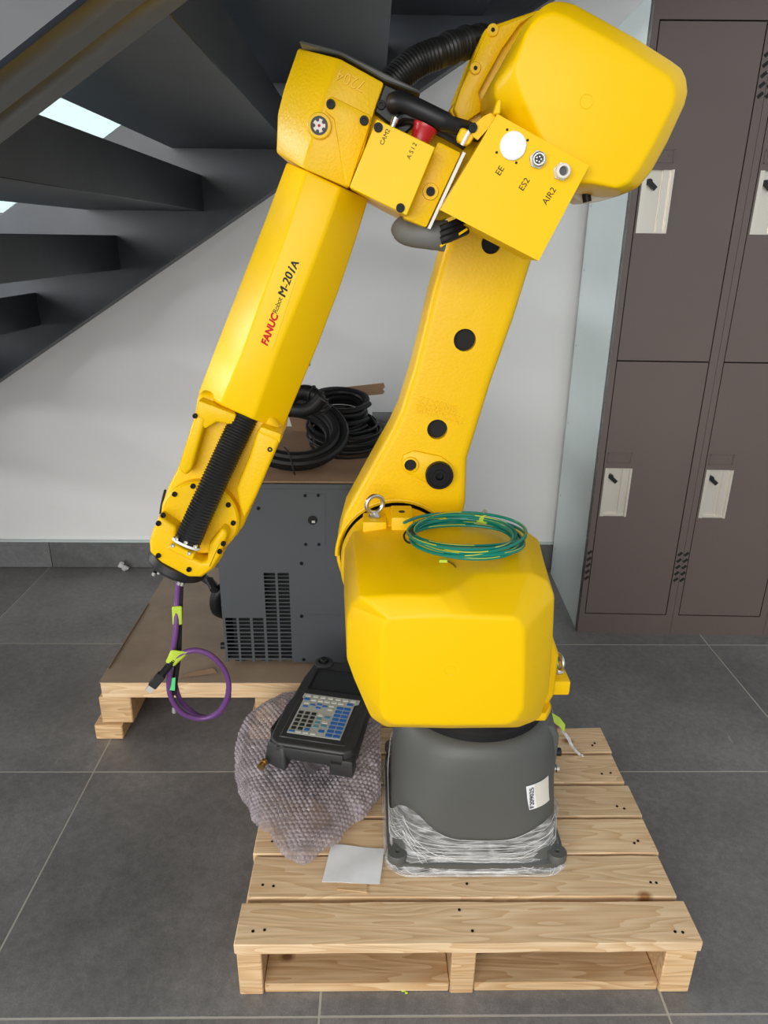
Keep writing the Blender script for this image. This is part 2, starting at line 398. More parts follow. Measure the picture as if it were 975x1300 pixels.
for i in range(-5, 7):
    x = gx0 + .013 + i*T
    b = MB().box(x+.0012, x+T-.0012, YW-.014, YW-.001, .001, .11); b.bevel(.001, 1)
    b.done('skirting_tile', 'skirt', bb)

struct(MB().box(-3.65, 3.5, YW-.016, YW-.0005, .1105, .1165).done('trim_1', 'lockside', smooth=0))

# ------------------------------------------------------------------ staircase seen from below
SL = .627
zl = lambda x: 1.597 + SL*x
st = thing('staircase', 'dark steel staircase with open risers climbing above the robot arm', 'staircase', (-2.3, 1.7, 0))
xa, xb = -2.45, 1.25
def stringer(y0, y1, h, dz=0):
    return MB().prism([(xa, max(0, zl(xa)+dz)), (xb, zl(xb)+dz), (xb, zl(xb)+h), (xa, zl(xa)+h)], y0, y1)
b = stringer(2.55, 2.618, .47); b.bevel(.003, 1); sw = lab(b.done('stringer', 'stair', st), 'stringer against the white wall')
b = MB().prism([(xa, zl(xa)-.012), (xb, zl(xb)-.012), (xb, zl(xb)+.001), (xa, zl(xa)+.001)], 2.53, 2.618); b.done('flange', 'stair', sw)
b = stringer(.76, .842, .36); b.bevel(.004, 1); sn = lab(b.done('stringer', 'stair', st), 'thick stringer nearest the viewer')
b = stringer(.846, .92, .34, .006); b.bevel(.004, 1); b.done('inner_plate', 'stair', sn)
for k in range(-5, 6):
    X = -.555 + .295*k; Z = 1.319 + .185*k
    b = MB().prism([(X-.385, Z), (X, Z), (X, Z+.108), (X-.008, Z+.108), (X-.008, Z+.012), (X-.385, Z+.012)], .92, 2.55)
    b.bevel(.0015, 1); b.done('tread', 'stair', st)

# ------------------------------------------------------------------ lockers
LW = .3125
def locker(loc, label, first=None):
    t = thing('locker', label, 'locker', loc, R(-2.0), 'two-door lockers against the wall')
    W, D, HH = LW-.001, .46, 1.83
    # frame: sides, top, bottom plinth, uprights (local: x right, y back, z up)
    b = MB(); b.box(0, .0012, .002, D, 0, HH).box(W-.0012, W, .002, D, 0, HH).box(0, W, D-.001, D, 0, HH).box(0, W, .002, D, HH-.0012, HH)
    lab(b.done('side_shell', 'lockside', t, local=True, smooth=0), 'pale grey sheet metal shell')
    b = MB(); b.box(0, .017, 0, .03, 0, HH).box(W-.022, W, 0, .03, 0, HH).box(.017, W-.022, 0, .03, 0, .072).box(.017, W-.022, 0, .03, 1.765, HH)
    b.done('front_frame', 'locker', t, local=True, smooth=0)
    MB().box(.0025, W-.0025, .03, .032, .01, HH-.01).done('gap_shade_backing', 'void', t, local=True, smooth=0)  # added near-black sheet, paints the shade behind the door gaps
    for z0, z1 in ((.0755, .9115), (.9155, 1.7615)):
        x0, x1 = .0200, W-.0250
        hz0, hz1, hx0, hx1 = z0+.348, z0+.508, x0+.005, x0+.088
        b = MB(); ys, ye = .001, .018
        b.box(x0, hx0, ys, ye, z0, z1).box(hx1, x1, ys, ye, z0, z1).box(hx0, hx1, ys, ye, z0, hz0).box(hx0, hx1, ys, ye, hz1, z1)
        d = b.done('door', 'locker', t, local=True, smooth=0)
        b = MB(); b.box(hx0, hx1, .016, .0175, hz0, hz1).box(hx0, hx0+.012, .0, .016, hz0, hz1).box(hx1-.006, hx1, -.002, .016, hz0, hz1).box(hx1-.026, hx1-.006, .009, .016, hz0, hz1)
        b.box(hx0, hx1, .004, .016, hz0, hz0+.004)
        pl = lab(b.done('pull_tray', 'tray', d, local=True, smooth=0), 'cream recessed door pull')
        b = MB(); b.cyl((hx0+.022, .016, hz1-.030), (hx0+.022, .004, hz1-.030), .008, n=12)
        mt = Matrix.Translation((hx0+.028, .006, hz1-.037)) @ Matrix.Rotation(R(40), 4, 'Y')
        b.box(-.016, .016, -.004, .004, -.006, .006, mt); b.done('latch', 'black', d, local=True)
        # embossed card holder
        cx0, cx1, cz0, cz1 = x0+.008, x0+.082, hz1+.016, hz1+.05
        b = MB(); e = .0022
        for q in ((cx0, cx1, cz0, cz0+.003), (cx0, cx1, cz1-.003, cz1), (cx0, cx0+.003, cz0, cz1), (cx1-.003, cx1, cz0, cz1)):
            b.box(q[0], q[1], .001-e, .0015, q[2], q[3])
        for fx in (.2, .8): b.cyl((cx0+(cx1-cx0)*fx, -.0003, (cz0+cz1)/2), (cx0+(cx1-cx0)*fx, .002, (cz0+cz1)/2), .0022, n=8)
        b.done('card_holder', 'locker', d, local=True)
    # slanted vent slots in the uprights
    for zc in (.205, 1.60):
        b = MB()
        for i in range(5):
            for x in (.0085, W-.011):
                sgn = 1
                mt = Matrix.Translation((x, -.0002, zc+i*.023)) @ Matrix.Rotation(R(-42), 4, 'Y')
                b.box(-.0085, .0085, -.0008, .002, -.0042, .0042, mt)
        b.done('vent_slots', 'void', t, local=True)['kind'] = 'stuff'
    b = MB()
    for z in (.12, .34, .62, .9, 1.15, 1.35, 1.5, 1.7):
        for y in (.02, D-.03): b.cyl((.0002, y, z), (-.0012, y, z), .0035, n=8)
    b.done('rivets', 'dull', t, local=True)['kind'] = 'stuff'
    return t
la = Vector((.701, 2.112, 0)); du = Vector((math.cos(R(-2)), math.sin(R(-2)), 0))
locker(la, 'brown two-door locker with pale side panel facing the robot')
locker(la+du*LW, 'brown two-door locker in the middle of the row, beside the end one')
locker(la+du*LW*2, 'brown locker mostly cut off by the right edge of the photo')

# ------------------------------------------------------------------ front pallet (carries the robot)
PT0 = .1245
pal = thing('pallet', 'pale pine pallet under the yellow robot', 'pallet', (.171, 1.16, 0), group='wooden pallets')
PLX = [(-.229, .571), (-.221, .562), (-.226, .566), (-.219, .568), (-.224, .563), (-.222, .566)]
rows = [(0.869, 0.952), (0.961, 1.054), (1.059, 1.149), (1.155, 1.245), (1.254, 1.345), (1.353, 1.443)]
for k, ((y0, y1), (x0, x1)) in enumerate(zip(rows, PLX)):
    b = MB(); n = 14
    ring = []
    for s in range(n+1):                       # sawn board: slightly wavy edges
        x = x0 + (x1-x0)*s/n; e0 = random.uniform(-.0012, .0012); e1 = random.uniform(-.0012, .0012); dz = random.uniform(-.0004, .0004)
        ring.append([(x, y0+e0, PT0-.022), (x, y1+e1, PT0-.022), (x, y1+e1, PT0+dz), (x, y0+e0, PT0+dz)])
    b.rings(ring); b.bevel(.0015, 1, 40); pb = b.done('deck_board', 'pine', pal)
    for fx in (.035, .055, .49, .515, .945, .965):
        xx = x0 + (x1-x0)*fx + random.uniform(-.006, .006); yy = y0 + (y1-y0)*(.3 if int(fx*1000) % 2 else .72) + random.uniform(-.006, .006)
        MB().cyl((xx, yy, PT0-.004), (xx, yy, PT0+.0008), .0027, n=8).done('nail', 'bolt', pb)
YB = rows[0][0]; YE = rows[-1][1]
for x0, x1 in ((-.226, -.184), (.142, .184), (.512, .566)):
    b = MB().box(x0, x1, YB+.002, YE-.002, 0, PT0-.0225); b.bevel(.002, 1); b.done('bearer', 'rough_pine', pal)
for y0, y1 in ((YB+.006, YB+.115), (1.1, 1.2), (YE-.115, YE-.006)):
    for x0, x1 in ((-.183, .141), (.185, .511)):
        b = MB().box(x0, x1, y0, y1, 0, .02); b.bevel(.002, 1); b.done('base_board', 'rough_pine', pal)

# ------------------------------------------------------------------ rear pallet with the control cabinet
p2 = thing('pallet', 'low pallet with brown faced top carrying the grey control cabinet', 'pallet', (-.28, 1.9, 0), group='wooden pallets')
b = MB().box(-.692, .12, 1.561, 2.24, .126, .172); b.bevel(.002, 1); b.done('deck_edge', 'pine', p2)
b = MB(); xs = [-.694 + .816*i/24 for i in range(25)]
b.rings([[(x, 1.560, .1722), (x, 2.243, .1722), (x, 2.243, .1738+.0006*math.sin(i*1.7)), (x, 1.560, .1738+.0006*math.sin(i*2.3))] for i, x in enumerate(xs)])
lab(b.done('top_sheet', 'ply', p2), 'scuffed brown facing sheet')
for x in (-.703, -.30, .03):
    b = MB().box(x, x+.082, 1.563, 2.236, .046, .126); b.bevel(.003, 1); b.done('bearer', 'rough_pine', p2)
    b = MB().box(x-.019, x+.053, 1.555, 2.236, 0, .045); b.bevel(.003, 1); b.done('skid', 'rough_pine', p2)
b = MB(); b.prism([(-0.473, 0.165), (-0.456, 0.174), (-0.423, 0.184), (-0.407, 0.186), (-0.416, 0.177), (-0.394, 0.189), (-0.412, 0.172)], 1.574, 1.577)
b = MB(); b._mk([(-.50, 1.575, .176), (-.40, 1.60, .1765), (-.415, 1.615, .181), (-.47, 1.60, .178)], [(0, 1, 2, 3)]); lab(b.done('torn_flap', 'card', p2), 'torn strip of facing')
b = MB(); b.box(-.6915, -.6895, 1.62, 1.98, .15, .1775); b.done('loose_edge', 'card', p2)

cx0, cx1, cy0, cy1, cz0, cz1 = -.386, .085, 1.642, 2.2, .176, .684
cab = thing('control_cabinet', 'dark grey metal robot control cabinet with vent slots', 'cabinet', ((cx0+cx1)/2, 1.92, .174))
b = MB(); b.box(cx0, cx0+.003, cy0+.002, cy1, cz0+.012, cz1).box(cx1-.003, cx1, cy0+.002, cy1, cz0+.012, cz1).box(cx0, cx1, cy0+.002, cy1, cz1-.003, cz1).box(cx0, cx1, cy1-.003, cy1, cz0+.012, cz1).box(cx0, cx1, cy0+.002, cy1, cz0+.012, cz0+.015)
b.done('housing', 'ctrl', cab, smooth=0)
# perforated front panel built as cells, slots left open
hc = [-0.379, -0.35, -0.344, -0.315, -0.308, -0.28, -0.273, -0.244, -0.238, -0.209]
hr = [0.446, 0.436, 0.425, 0.414, 0.404, 0.393, 0.382, 0.371, 0.36, 0.349, 0.338, 0.327, 0.316, 0.305, 0.294, 0.283, 0.271, 0.26, 0.249, 0.237, 0.226, 0.214, 0.203, 0.191]
xs = sorted([cx0, cx1] + hc)
zs = [cz0+.012, cz1]
rowsz = []
for z in hr:
    rowsz.append((z-.0085, z)); zs += [z-.0085, z]
zs = sorted(set(zs))
b = MB(); yf, yb = cy0, cy0+.0022
def is_hole(xm, zm):
    ci = next((i for i in range(5) if hc[2*i] < xm < hc[2*i+1]), None)
    ri = next((i for i, (a, c) in enumerate(rowsz) if a < zm < c), None)
    if ci is None or ri is None: return False
    return ri >= 12 or ci >= 3
for i in range(len(xs)-1):
    for j in range(len(zs)-1):
        if not is_hole((xs[i]+xs[i+1])/2, (zs[j]+zs[j+1])/2):
            b.box(xs[i], xs[i+1], yf, yb, zs[j], zs[j+1])
b.done('front_panel', 'ctrl', cab, smooth=0)
MB().box(cx0+.02, cx1-.02, cy0+.03, cy0+.034, cz0+.03, cz1-.03).done('slot_shade_sheet', 'void', cab, smooth=0)  # near-black sheet added so the slots look shaded inside
b = MB().box(cx0, cx1, cy0-.003, cy0+.004, cz1-.012, cz1+.0005); b.bevel(.001, 1); b.done('top_lip', 'ctrl', cab)
q = [(-0.166, 0.661), (-0.113, 0.661), (-0.115, 0.519), (-0.17, 0.519)]
sp = MB().prism(q, cy0-.0015, cy0); sp = sp.done('service_plate', 'ctrl', cab, smooth=0)
for p in [(-0.162, 1.641, 0.655), (-0.13, 1.641, 0.656), (-0.164, 1.641, 0.526), (-0.131, 1.641, 0.526)]: bolt(sp, p, .004, .003)
b = MB(); c = (-0.145, 1.642, 0.591); b.lathe((c[0], cy0-.0017, c[2]), (0, -1, 0), [(0, .012), (.0015, .0118), (.0017, .011)], 20); b.done('switch_hole', 'void', sp)
MB().box(c[0]-.002, c[0]+.006, cy0-.006, cy0-.003, c[2]-.006, c[2]).done('switch_key', 'dull', sp)
q = [(-0.178, 0.327), (-0.063, 0.33), (-0.064, 0.184), (-0.182, 0.184)]
MB().prism([q[0], (cx1-.01, q[0][1]), (cx1-.01, cz0+.016), (q[0][0], cz0+.016)], cy0-.0012, cy0).done('lower_cover', 'ctrl', cab, smooth=0)
for p in [(-0.277, 1.642, 0.621), (-0.18, 1.642, 0.322), (-0.178, 1.642, 0.191), (-0.176, 1.642, 0.473), (-0.061, 1.642, 0.592)]: bolt(cab, p, .0045, .003)
for x in (cx0+.02, cx0+.09, cx1-.05):
    MB().box(x, x+.03, cy0+.02, cy0+.06, .1742, cz0+.014).done('foot', 'black', cab)
b = MB(); p = (-0.407, 1.65, 0.222); b.cyl((cx0+.001, 1.66, p[2]), (cx0-.014, 1.66, p[2]), .009, n=12); b.done('side_knob', 'black', cab)
b = MB(); b.tube(smooth_path([(-0.438, 1.75, 0.37), (-0.42, 1.72, 0.359), (-0.443, 1.8, 0.333), (-0.48, 1.85, 0.33)], 5), .012, 8); b.tube(smooth_path([(-.39, 1.75, .36), (-.42, 1.74, .33), (-.425, 1.75, .28), (-.40, 1.78, .25)], 5), .016, 10); b.done('side_cable', 'black', cab)

crd = MB().box(cx0+.01, cx1+.02, cy0+.006, cy1-.01, cz1+.001, cz1+.005); crd = tag(crd.done('cardboard_sheet', 'card'), 'flat brown cardboard sheet lying on top of the control cabinet', 'cardboard')
zt = cz1+.0055
q = [(-0.112, 0.791), (0.032, 0.806), (0.037, 0.813), (0.032, 0.82), (0.038, 0.828), (0.034, 0.839), (-0.136, 0.819), (-0.266, 0.789)]
stp = MB(); stp.prism([(-.24, zt), (-.15, zt)] + q, 2.127, 2.131)
tag(stp.done('cardboard_strip', 'card', smooth=0), 'torn brown cardboard strip sticking up behind the black cables', 'cardboard')
b = MB().box(.0, .11, 1.99, 2.13, zt, zt+.062); b.bevel(.003, 2); b.done
jb = thing('junction_box', 'small grey box on the cabinet behind the robot arm', 'box', (.055, 2.06, zt))
b.done('body', 'ctrl', jb)
MB().lathe((.0, 2.05, zt+.036), (-1, 0, 0), [(0, .016), (.006, .016), (.006, .012), (.02, .012), (.022, .015), (.032, .015), (.032, .008)], 14).done('gland', 'brass', jb)

def coil(cb, c, axis, Rm, r, loops, jit, k=8, n=40, seed=1, flat=1.0, grow=.0):
    rnd = random.Random(seed); d = Vector(axis).normalized()
    a = Vector((1, 0, 0)); a = (a - d*a.dot(d)).normalized(); bb_ = d.cross(a)
    pts = []
    for l in range(loops):
        R0 = Rm + rnd.uniform(-jit, jit) + grow*l; off = rnd.uniform(-jit, jit)*.9; ph = rnd.uniform(0, 6)
        for i in range(n):
            t = 2*math.pi*i/n
            pts.append(Vector(c) + a*math.cos(t)*(R0 + jit*.3*math.sin(2*t+ph)) + bb_*math.sin(t)*(R0*flat + jit*.3*math.cos(3*t+ph)) + d*(off + jit*.25*math.sin(t*2+ph)))
    sm = []                              # blend one loop into the next
    for i in range(len(pts)):
        w_ = [pts[min(max(i+o, 0), len(pts)-1)] for o in (-3, -2, -1, 0, 1, 2, 3)]
        sm.append(sum(w_, Vector())/7)
    cb.tube(sm, r, k); return sm
hc_ = thing('thick_cable_coil', 'coil of thick black robot cable on the cabinet top', 'cable', (-.2, 1.78, zt))
ax = (.12, -.62, .78)
b = MB()
for l, (Rm, o) in enumerate(((.098, 0), (.108, .018), (.118, -.004), (.128, .014), (.112, .034), (.134, .03))):
    dv = Vector(ax).normalized(); c = Vector((-.205, 1.79, .775)) + dv*(o-.018)
    a = (Vector((1, 0, 0)) - dv*dv.x).normalized(); e = dv.cross(a)
    b.tube([c + a*math.cos(2*math.pi*i/44)*Rm + e*math.sin(2*math.pi*i/44)*Rm*.78 for i in range(44)], .0118, 9, True)
b.done('cable_loops', 'black', hc_)
b = MB(); pth = smooth_path([(-0.195, 1.75, 0.876), (-0.167, 1.74, 0.89), (-0.139, 1.73, 0.884), (-0.124, 1.725, 0.864), (-0.116, 1.72, 0.846)], 6)
b.tube(pth, .0165, 12); lab(b.done('elbow_gland', 'black', hc_), 'ribbed elbow connector')
b = MB()
for i in (10, 14, 18, 22): 
    d_ = (pth[i+1]-pth[i-1]).normalized(); b.torus(pth[i], d_, .0172, .003, 18, 6)
b.done('gland_rings', 'black', hc_)
b = MB(); b.tube(smooth_path([(-0.194, 1.73, 0.847), (-0.167, 1.715, 0.849), (-0.142, 1.71, 0.86), (-0.122, 1.71, 0.881)], 6), .017, 12); b.done('elbow_gland', 'black', hc_)
b = MB(); c = (-0.191, 1.66, 0.727)
b.tube(smooth_path([(-0.215, 1.7, 0.759), (-0.201, 1.672, 0.753), (-0.193, 1.662, 0.727), (-0.188, 1.665, 0.7)], 5), .0022, 6); b.done('cable_tie', 'void', hc_)

tc_ = thing('thin_cable_coil', 'tangled coil of thin black cables behind the thick one', 'cable', (-.06, 1.93, zt))
b = MB()
for s in range(5):
    coil(b, (-.075, 1.925, zt+.024+.011*s), (.08, -.10-.02*s, 1), .088+.004*(s % 3), .0042, 5, .016, 6, 36, 11+s)
for s in range(4):
    coil(b, (-.085, 1.96, zt+.082+.015*s), (.05, -.2, 1), .07, .0075, 2, .012, 8, 36, 31+s)
b.done('cable_loops', 'black', tc_)

# ------------------------------------------------------------------ the robot
RB = (.203, 1.18, PT0+.001)
rob = thing('robot_arm', 'yellow industrial robot arm on a charcoal base, bolted on the pallet', 'robot', RB)
bx, by = RB[0], RB[1]
def sup(t, rx, ry, n):
    c, s = math.cos(t), math.sin(t)
    return (math.copysign(abs(c)**(2/n), c)*rx, math.copysign(abs(s)**(2/n), s)*ry)
prof = [(.126, .170, 9), (.148, .170, 9), (.152, .163, 8), (.17, .160, 6), (.22, .158, 4.2), (.28, .157, 3.2), (.34, .156, 2.7), (.372, .154, 2.4), (.39, .149, 2.2), (.400, .140, 2.1), (.402, .132, 2)]
NB = 72
b = MB(); b.rings([[(bx+sup(2*math.pi*i/NB, r, r, n)[0], by+sup(2*math.pi*i/NB, r, r, n)[1], z) for i in range(NB)] for z, r, n in prof])
base = b.done('base_casting', 'base', rob)
def base_pt(t, z, off=0):
    for (z0, r0, n0), (z1, r1, n1) in zip(prof, prof[1:]):
        if z0 <= z <= z1:
            f = (z-z0)/(z1-z0); x, y = sup(t, r0+(r1-r0)*f+off, r0+(r1-r0)*f+off, n0+(n1-n0)*f); return (bx+x, by+y, z)
# side connector box
b = MB(); b.prism([(.315, .235), (.340, .245), (.356, .262), (.357, .368), (.346, .390), (.315, .398)], 1.10, 1.29); b.bevel(.006, 2); b.done('connector_housing', 'base', base)
b = MB().lathe((.356, 1.16, .335), (1, 0, 0), [(0, .02), (.006, .02), (.008, .015), (.01, .015)], 16); lab(b.done('cap', 'red', base), 'red connector cap')
MB().lathe((.356, 1.12, .318), (1, 0, 0), [(0, .008), (.012, .008), (.013, .005)], 12).done('plug', 'black', base)
MB().lathe((.356, 1.12, .278), (1, 0, 0), [(0, .005), (.006, .005), (.007, .008), (.012, .008), (.013, .003)], 10).done('plug', 'steel', base)
for sx in (-1, 1):
    for sy in (-1, 1):
        x, y = bx+sx*.151, by+sy*.153
        b = MB().lathe((x, y, .149), (0, 0, 1), [(0, .0185), (.014, .0185), (.016, .017), (.016, .004), (.012, .003)], 24)
        b.done('foot_pad', 'base', base)
# label: curved patch following the casting
def patch(t0, t1, z0, z1, off, name, m, parent, nt=8, nz=4):
    b = MB(); rr = []
    for j in range(nz+1):
        rr.append([base_pt(t0+(t1-t0)*i/nt, z0+(z1-z0)*j/nz, off) for i in range(nt+1)])
    b.rings(rr, False, False, False); return b.done(name, m, parent)
T0, T1 = R(-57), R(-43.5)
pl = patch(R(-68), R(-42.5), .262, .314, .0012, 'rating_label', 'paper', base)
lab(pl, 'white and beige serial label')
patch(R(-60.5), R(-42.8), .2625, .3135, .0016, 'label_field', 'cream', pl)
p0 = Vector(base_pt(R(-64.6), .288, .0034)); p1 = Vector(base_pt(R(-66), .288, .0022)); p2_ = Vector(base_pt(R(-62.6), .288, .0022))
tx = (p2_-p1).normalized(); nzv = (Vector(base_pt(R(-63.2), .313, .0022))-Vector(base_pt(R(-65.6), .263, .0022))).normalized(); tx = (tx-nzv*tx.dot(nzv)).normalized(); nn = tx.cross(nzv)
mx = Matrix((nzv, -tx, nn)).transposed().to_4x4(); mx.translation = p0
letters('serial_number', 'F209025', 'ink', pl, p0, 90, .0115, .0002, mtx=mx, length=.043)

b = MB().lathe((bx, by, .396), (0, 0, 1), [(0, .136), (.02, .136), (.024, .132), (.045, .132), (.05, .126), (.06, .126)], 56); b.done('turret_ring', 'black', rob)
# turret casting
b = MB(); b.prism([(.045, .447), (.318, .447), (.332, .475), (.332, .56), (.30, .64), (.20, .69), (-.0, .69), (-.035, .64), (-.02, .53)], 1.075, 1.285); b.bevel(.012, 3)
tur = b.done('turret', 'cast', rob)
b = MB().prism([(-.03, .60), (.28, .60), (.27, .69), (.22, .738), (0, .738), (-.035, .68)], 1.222, 1.287); b.bevel(.01, 3); b.done('shoulder_block', 'cast', tur)
b = MB().lathe((.05, 1.222, .65), (0, 1, 0), [(0, .098), (.012, .106), (.02, .109), (.066, .110), (.070, .106)], 64); b.done('shoulder_flange', 'cast', tur)
b = MB().prismz([(.115, 1.045), (.31, 1.045), (.325, 1.07), (.325, 1.25), (.10, 1.25), (.10, 1.07)], .446, .462); b.bevel(.002, 1); b.done('turret_plate', 'cast', tur)
q = (0.348, 1.13, 0.494)
b = MB().box(.31, .362, 1.09, 1.16, q[2]-.026, q[2]+.004); b.bevel(.004, 2); b.done('lifting_lug', 'cast', tur)
def eyebolt(p, ax, parent, s=1.0, yaw=0):
    p = Vector(p); b = MB()
    b.lathe(p, (0, 0, 1), [(0, .011*s), (.004*s, .012*s), (.007*s, .009*s), (.011*s, .007*s)], 20)
    b.torus(p+Vector((0, 0, .026*s)), ax, .0165*s, .0042*s, 32, 10)
    return b.done('eyebolt', 'steel', parent)
eyebolt((.346, 1.12, q[2]+.004), (1, .25, 0), tur, .85)
e = (0.006, 1.235, 0.757)
b = MB().box(e[0]-.022, e[0]+.022, 1.212, 1.262, .70, e[2]); b.bevel(.003, 2); b.done('lifting_pad', 'cast', tur)
eyebolt((e[0], 1.236, e[2]), (.45, -1, 0), tur, 1.0)
e2 = (0.056, 1.235, 0.765)
b = MB().box(e2[0]-.02, e2[0]+.02, 1.205, 1.27, .70, e2[2]+.004); b.bevel(.003, 2); o = b.done('lifting_pad', 'cast', tur)
MB().cyl((e2[0], 1.235, e2[2]), (e2[0], 1.235, e2[2]+.0045), .006, n=12).done('threaded_hole', 'void', o)

# lower motor cover: flat front face, wide bevels, stepped top bevel
YF, YBV = .962, 1.03
A = [(0.017, 0.679), (0.021, 0.692), (0.03, 0.7), (0.083, 0.702), (0.125, 0.702), (0.156, 0.702), (0.186, 0.702), (0.22, 0.701), (0.231, 0.692), (0.238, 0.676), (0.244, 0.593), (0.247, 0.533), (0.237, 0.51), (0.218, 0.502), (0.128, 0.501), (0.038, 0.502), (0.024, 0.512), (0.017, 0.53), (0.017, 0.607)]
B2 = [(-0.04, 1.03, 0.659), (-0.034, 1.025, 0.686), (-0.018, 0.99, 0.72), (0.035, 0.979, 0.73), (0.102, 0.98, 0.73), (0.134, 1.002, 0.731), (0.168, 1.049, 0.733), (0.261, 1.053, 0.733), (0.29, 1.05, 0.72), (0.301, 1.04, 0.697), (0.304, 1.035, 0.626), (0.306, 1.03, 0.516), (0.293, 1.02, 0.469), (0.254, 1.0, 0.467), (0.132, 0.99, 0.473), (0.024, 0.995, 0.472), (-0.0, 1.01, 0.48), (-0.029, 1.03, 0.544), (-0.04, 1.03, 0.581)]
C2 = [(-.052, 1.225, .672), (-.05, 1.225, .70), (-.036, 1.225, .735), (.03, 1.225, .746), (.12, 1.225, .746), (.15, 1.225, .746), (.18, 1.225, .746), (.282, 1.225, .742), (.312, 1.225, .72), (.324, 1.225, .68), (.326, 1.225, .60), (.325, 1.225, .52), (.31, 1.225, .475), (.28, 1.225, .462), (.15, 1.225, .462), (.03, 1.225, .462), (0, 1.225, .475), (-.035, 1.225, .55), (-.052, 1.225, .60)]
b = MB(); b.rings([[(x, YF, z) for x, z in A], B2, C2])
bmesh.ops.recalc_face_normals(b.bm, faces=b.bm.faces)
b.bevel(.007, 3, 14)
cov = b.done('lower_motor_cover', 'yellow', rob, smooth=60)
c = (0.125, 0.962, 0.606)
MB().torus((c[0], YF, c[2]), (0, 1, 0), .0085, .0007, 28, 6).done('moulded_mark', 'yellow', cov)

# upper arm
YA, YA2 = 1.30, 1.425
Lp = [(0.152, 1.325), (0.138, 1.285), (0.124, 1.234), (0.104, 1.158), (0.088, 1.082), (0.075, 1.023), (0.052, 0.942), (0.035, 0.903), (0.001, 0.839), (-0.03, 0.779), (-0.053, 0.735)]
Rp = [(0.184, 0.761), (0.183, 0.806), (0.182, 0.85), (0.187, 0.869), (0.219, 0.999), (0.252, 1.113), (0.275, 1.206), (0.288, 1.266)]
arc = [(.05+.121*math.cos(R(a)), .65+.121*math.sin(R(a))) for a in range(165, 381, 12)]
b = MB(); b.prism(Lp+arc+Rp, YA, YA2); b.bevel(.017, 4, 40)
arm = b.done('upper_arm', 'cast', rob, smooth=50)
ct = MB()
for p, r in [((0.165, 1.3, 1.073), 0.02), ((0.122, 1.3, 0.909), 0.019), ((0.202, 1.3, 1.235), 0.017)]:
    ct.cyl((p[0], YA-.02, p[2]), (p[0], YA+.10, p[2]), r, n=36)
ct.lathe((.05, YA-.02, .65), (0, 1, 0), [(0, .114), (.055, .112)], 64)
cut(arm, ct)
for p, r in [((0.165, 1.3, 1.073), 0.02), ((0.122, 1.3, 0.909), 0.019), ((0.202, 1.3, 1.235), 0.017)]:
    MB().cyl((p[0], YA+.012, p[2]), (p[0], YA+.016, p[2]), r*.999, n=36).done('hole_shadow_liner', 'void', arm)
MB().lathe((.05, YA-.028, .65), (0, 1, 0), [(0, .1085), (.058, .1085)], 64).done('dark_gap_ring', 'black', arm)  # black ring stands in for the shaded gap between hub and flange
# raised rim round the shoulder
b = MB(); b.tube([(.05+.1185*math.cos(R(a)), YA+.001, .65+.1185*math.sin(R(a))) for a in range(20, 181, 4)], .004, 8); b.done('rim', 'cast', arm)
p = (0.128, 1.3, 0.823)
b = MB().prism([(0.059, 0.86), (0.079, 0.869), (0.131, 0.858), (0.153, 0.841), (0.158, 0.819), (0.146, 0.796), (0.122, 0.794), (0.1, 0.807), (0.062, 0.827), (0.055, 0.843)], YA-.005, YA+.004); b.bevel(.003, 2); bs = b.done('boss_pad', 'cast', arm)
b = MB().lathe((p[0], YA-.004, p[2]), (0, -1, 0), [(0, .0262), (.014, .0262), (.016, .0245), (.016, .0205), (.013, .0205), (.013, .0125), (.016, .0125), (.016, .0078), (.006, .0075)], 36); lab(b.done('stopper_bolt', 'bolt', arm), 'large black socket screw')
p = (0.073, 1.3, 0.842)
MB().lathe((p[0], YA-.004, p[2]), (0, -1, 0), [(0, .0155), (.006, .015), (.0065, .0142), (.0065, .0115), (-.004, .011)], 28).done('tapped_boss', 'cast', arm)
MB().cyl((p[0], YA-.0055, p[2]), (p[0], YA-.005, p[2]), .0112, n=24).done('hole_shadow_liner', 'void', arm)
a_ = 164.9
letters('cast_number', '7222-X802', 'cast', arm, (0.126, 1.3, 0.938), a_, .02, .002, spacing=1.05, bold=.0004)
letters('cast_number', 'BN7X12', 'cast', arm, (0.121, 1.3, 0.956), a_, .02, .002, spacing=1.05, bold=.0004)
# elbow casting behind the upper cover
b = MB().prism([(0.247, 1.563), (0.167, 1.538), (0.154, 1.511), (0.142, 1.482), (0.133, 1.459), (0.132, 1.452), (0.129, 1.442), (0.115, 1.428), (0.133, 1.407), (0.161, 1.394), (0.219, 1.384), (0.306, 1.385), (0.323, 1.478), (0.305, 1.554)], 1.255, 1.40); b.bevel(.006, 2)
elb = b.done('elbow_casting', 'cast', rob)
b = MB().prism([(0.242, 1.555), (0.216, 1.54), (0.191, 1.507), (0.159, 1.45), (0.167, 1.426), (0.135, 1.405), (0.122, 1.427), (0.131, 1.454), (0.167, 1.53)], 1.238, 1.262); b.bevel(.003, 2); b.done('elbow_flange', 'cast', elb)
for p in [(0.175, 1.238, 1.53), (0.152, 1.238, 1.481)]:
    bo = MB().lathe(p, (0, -1, 0), [(-.002, .0085), (.003, .0085), (.004, .0075), (.004, .003), (.0005, .003)], 20).done('boss', 'cast', elb)
    MB().cyl((p[0], p[1]-.0036, p[2]), (p[0], p[1]-.0034, p[2]), .0031, n=12).done('hole', 'void', bo)
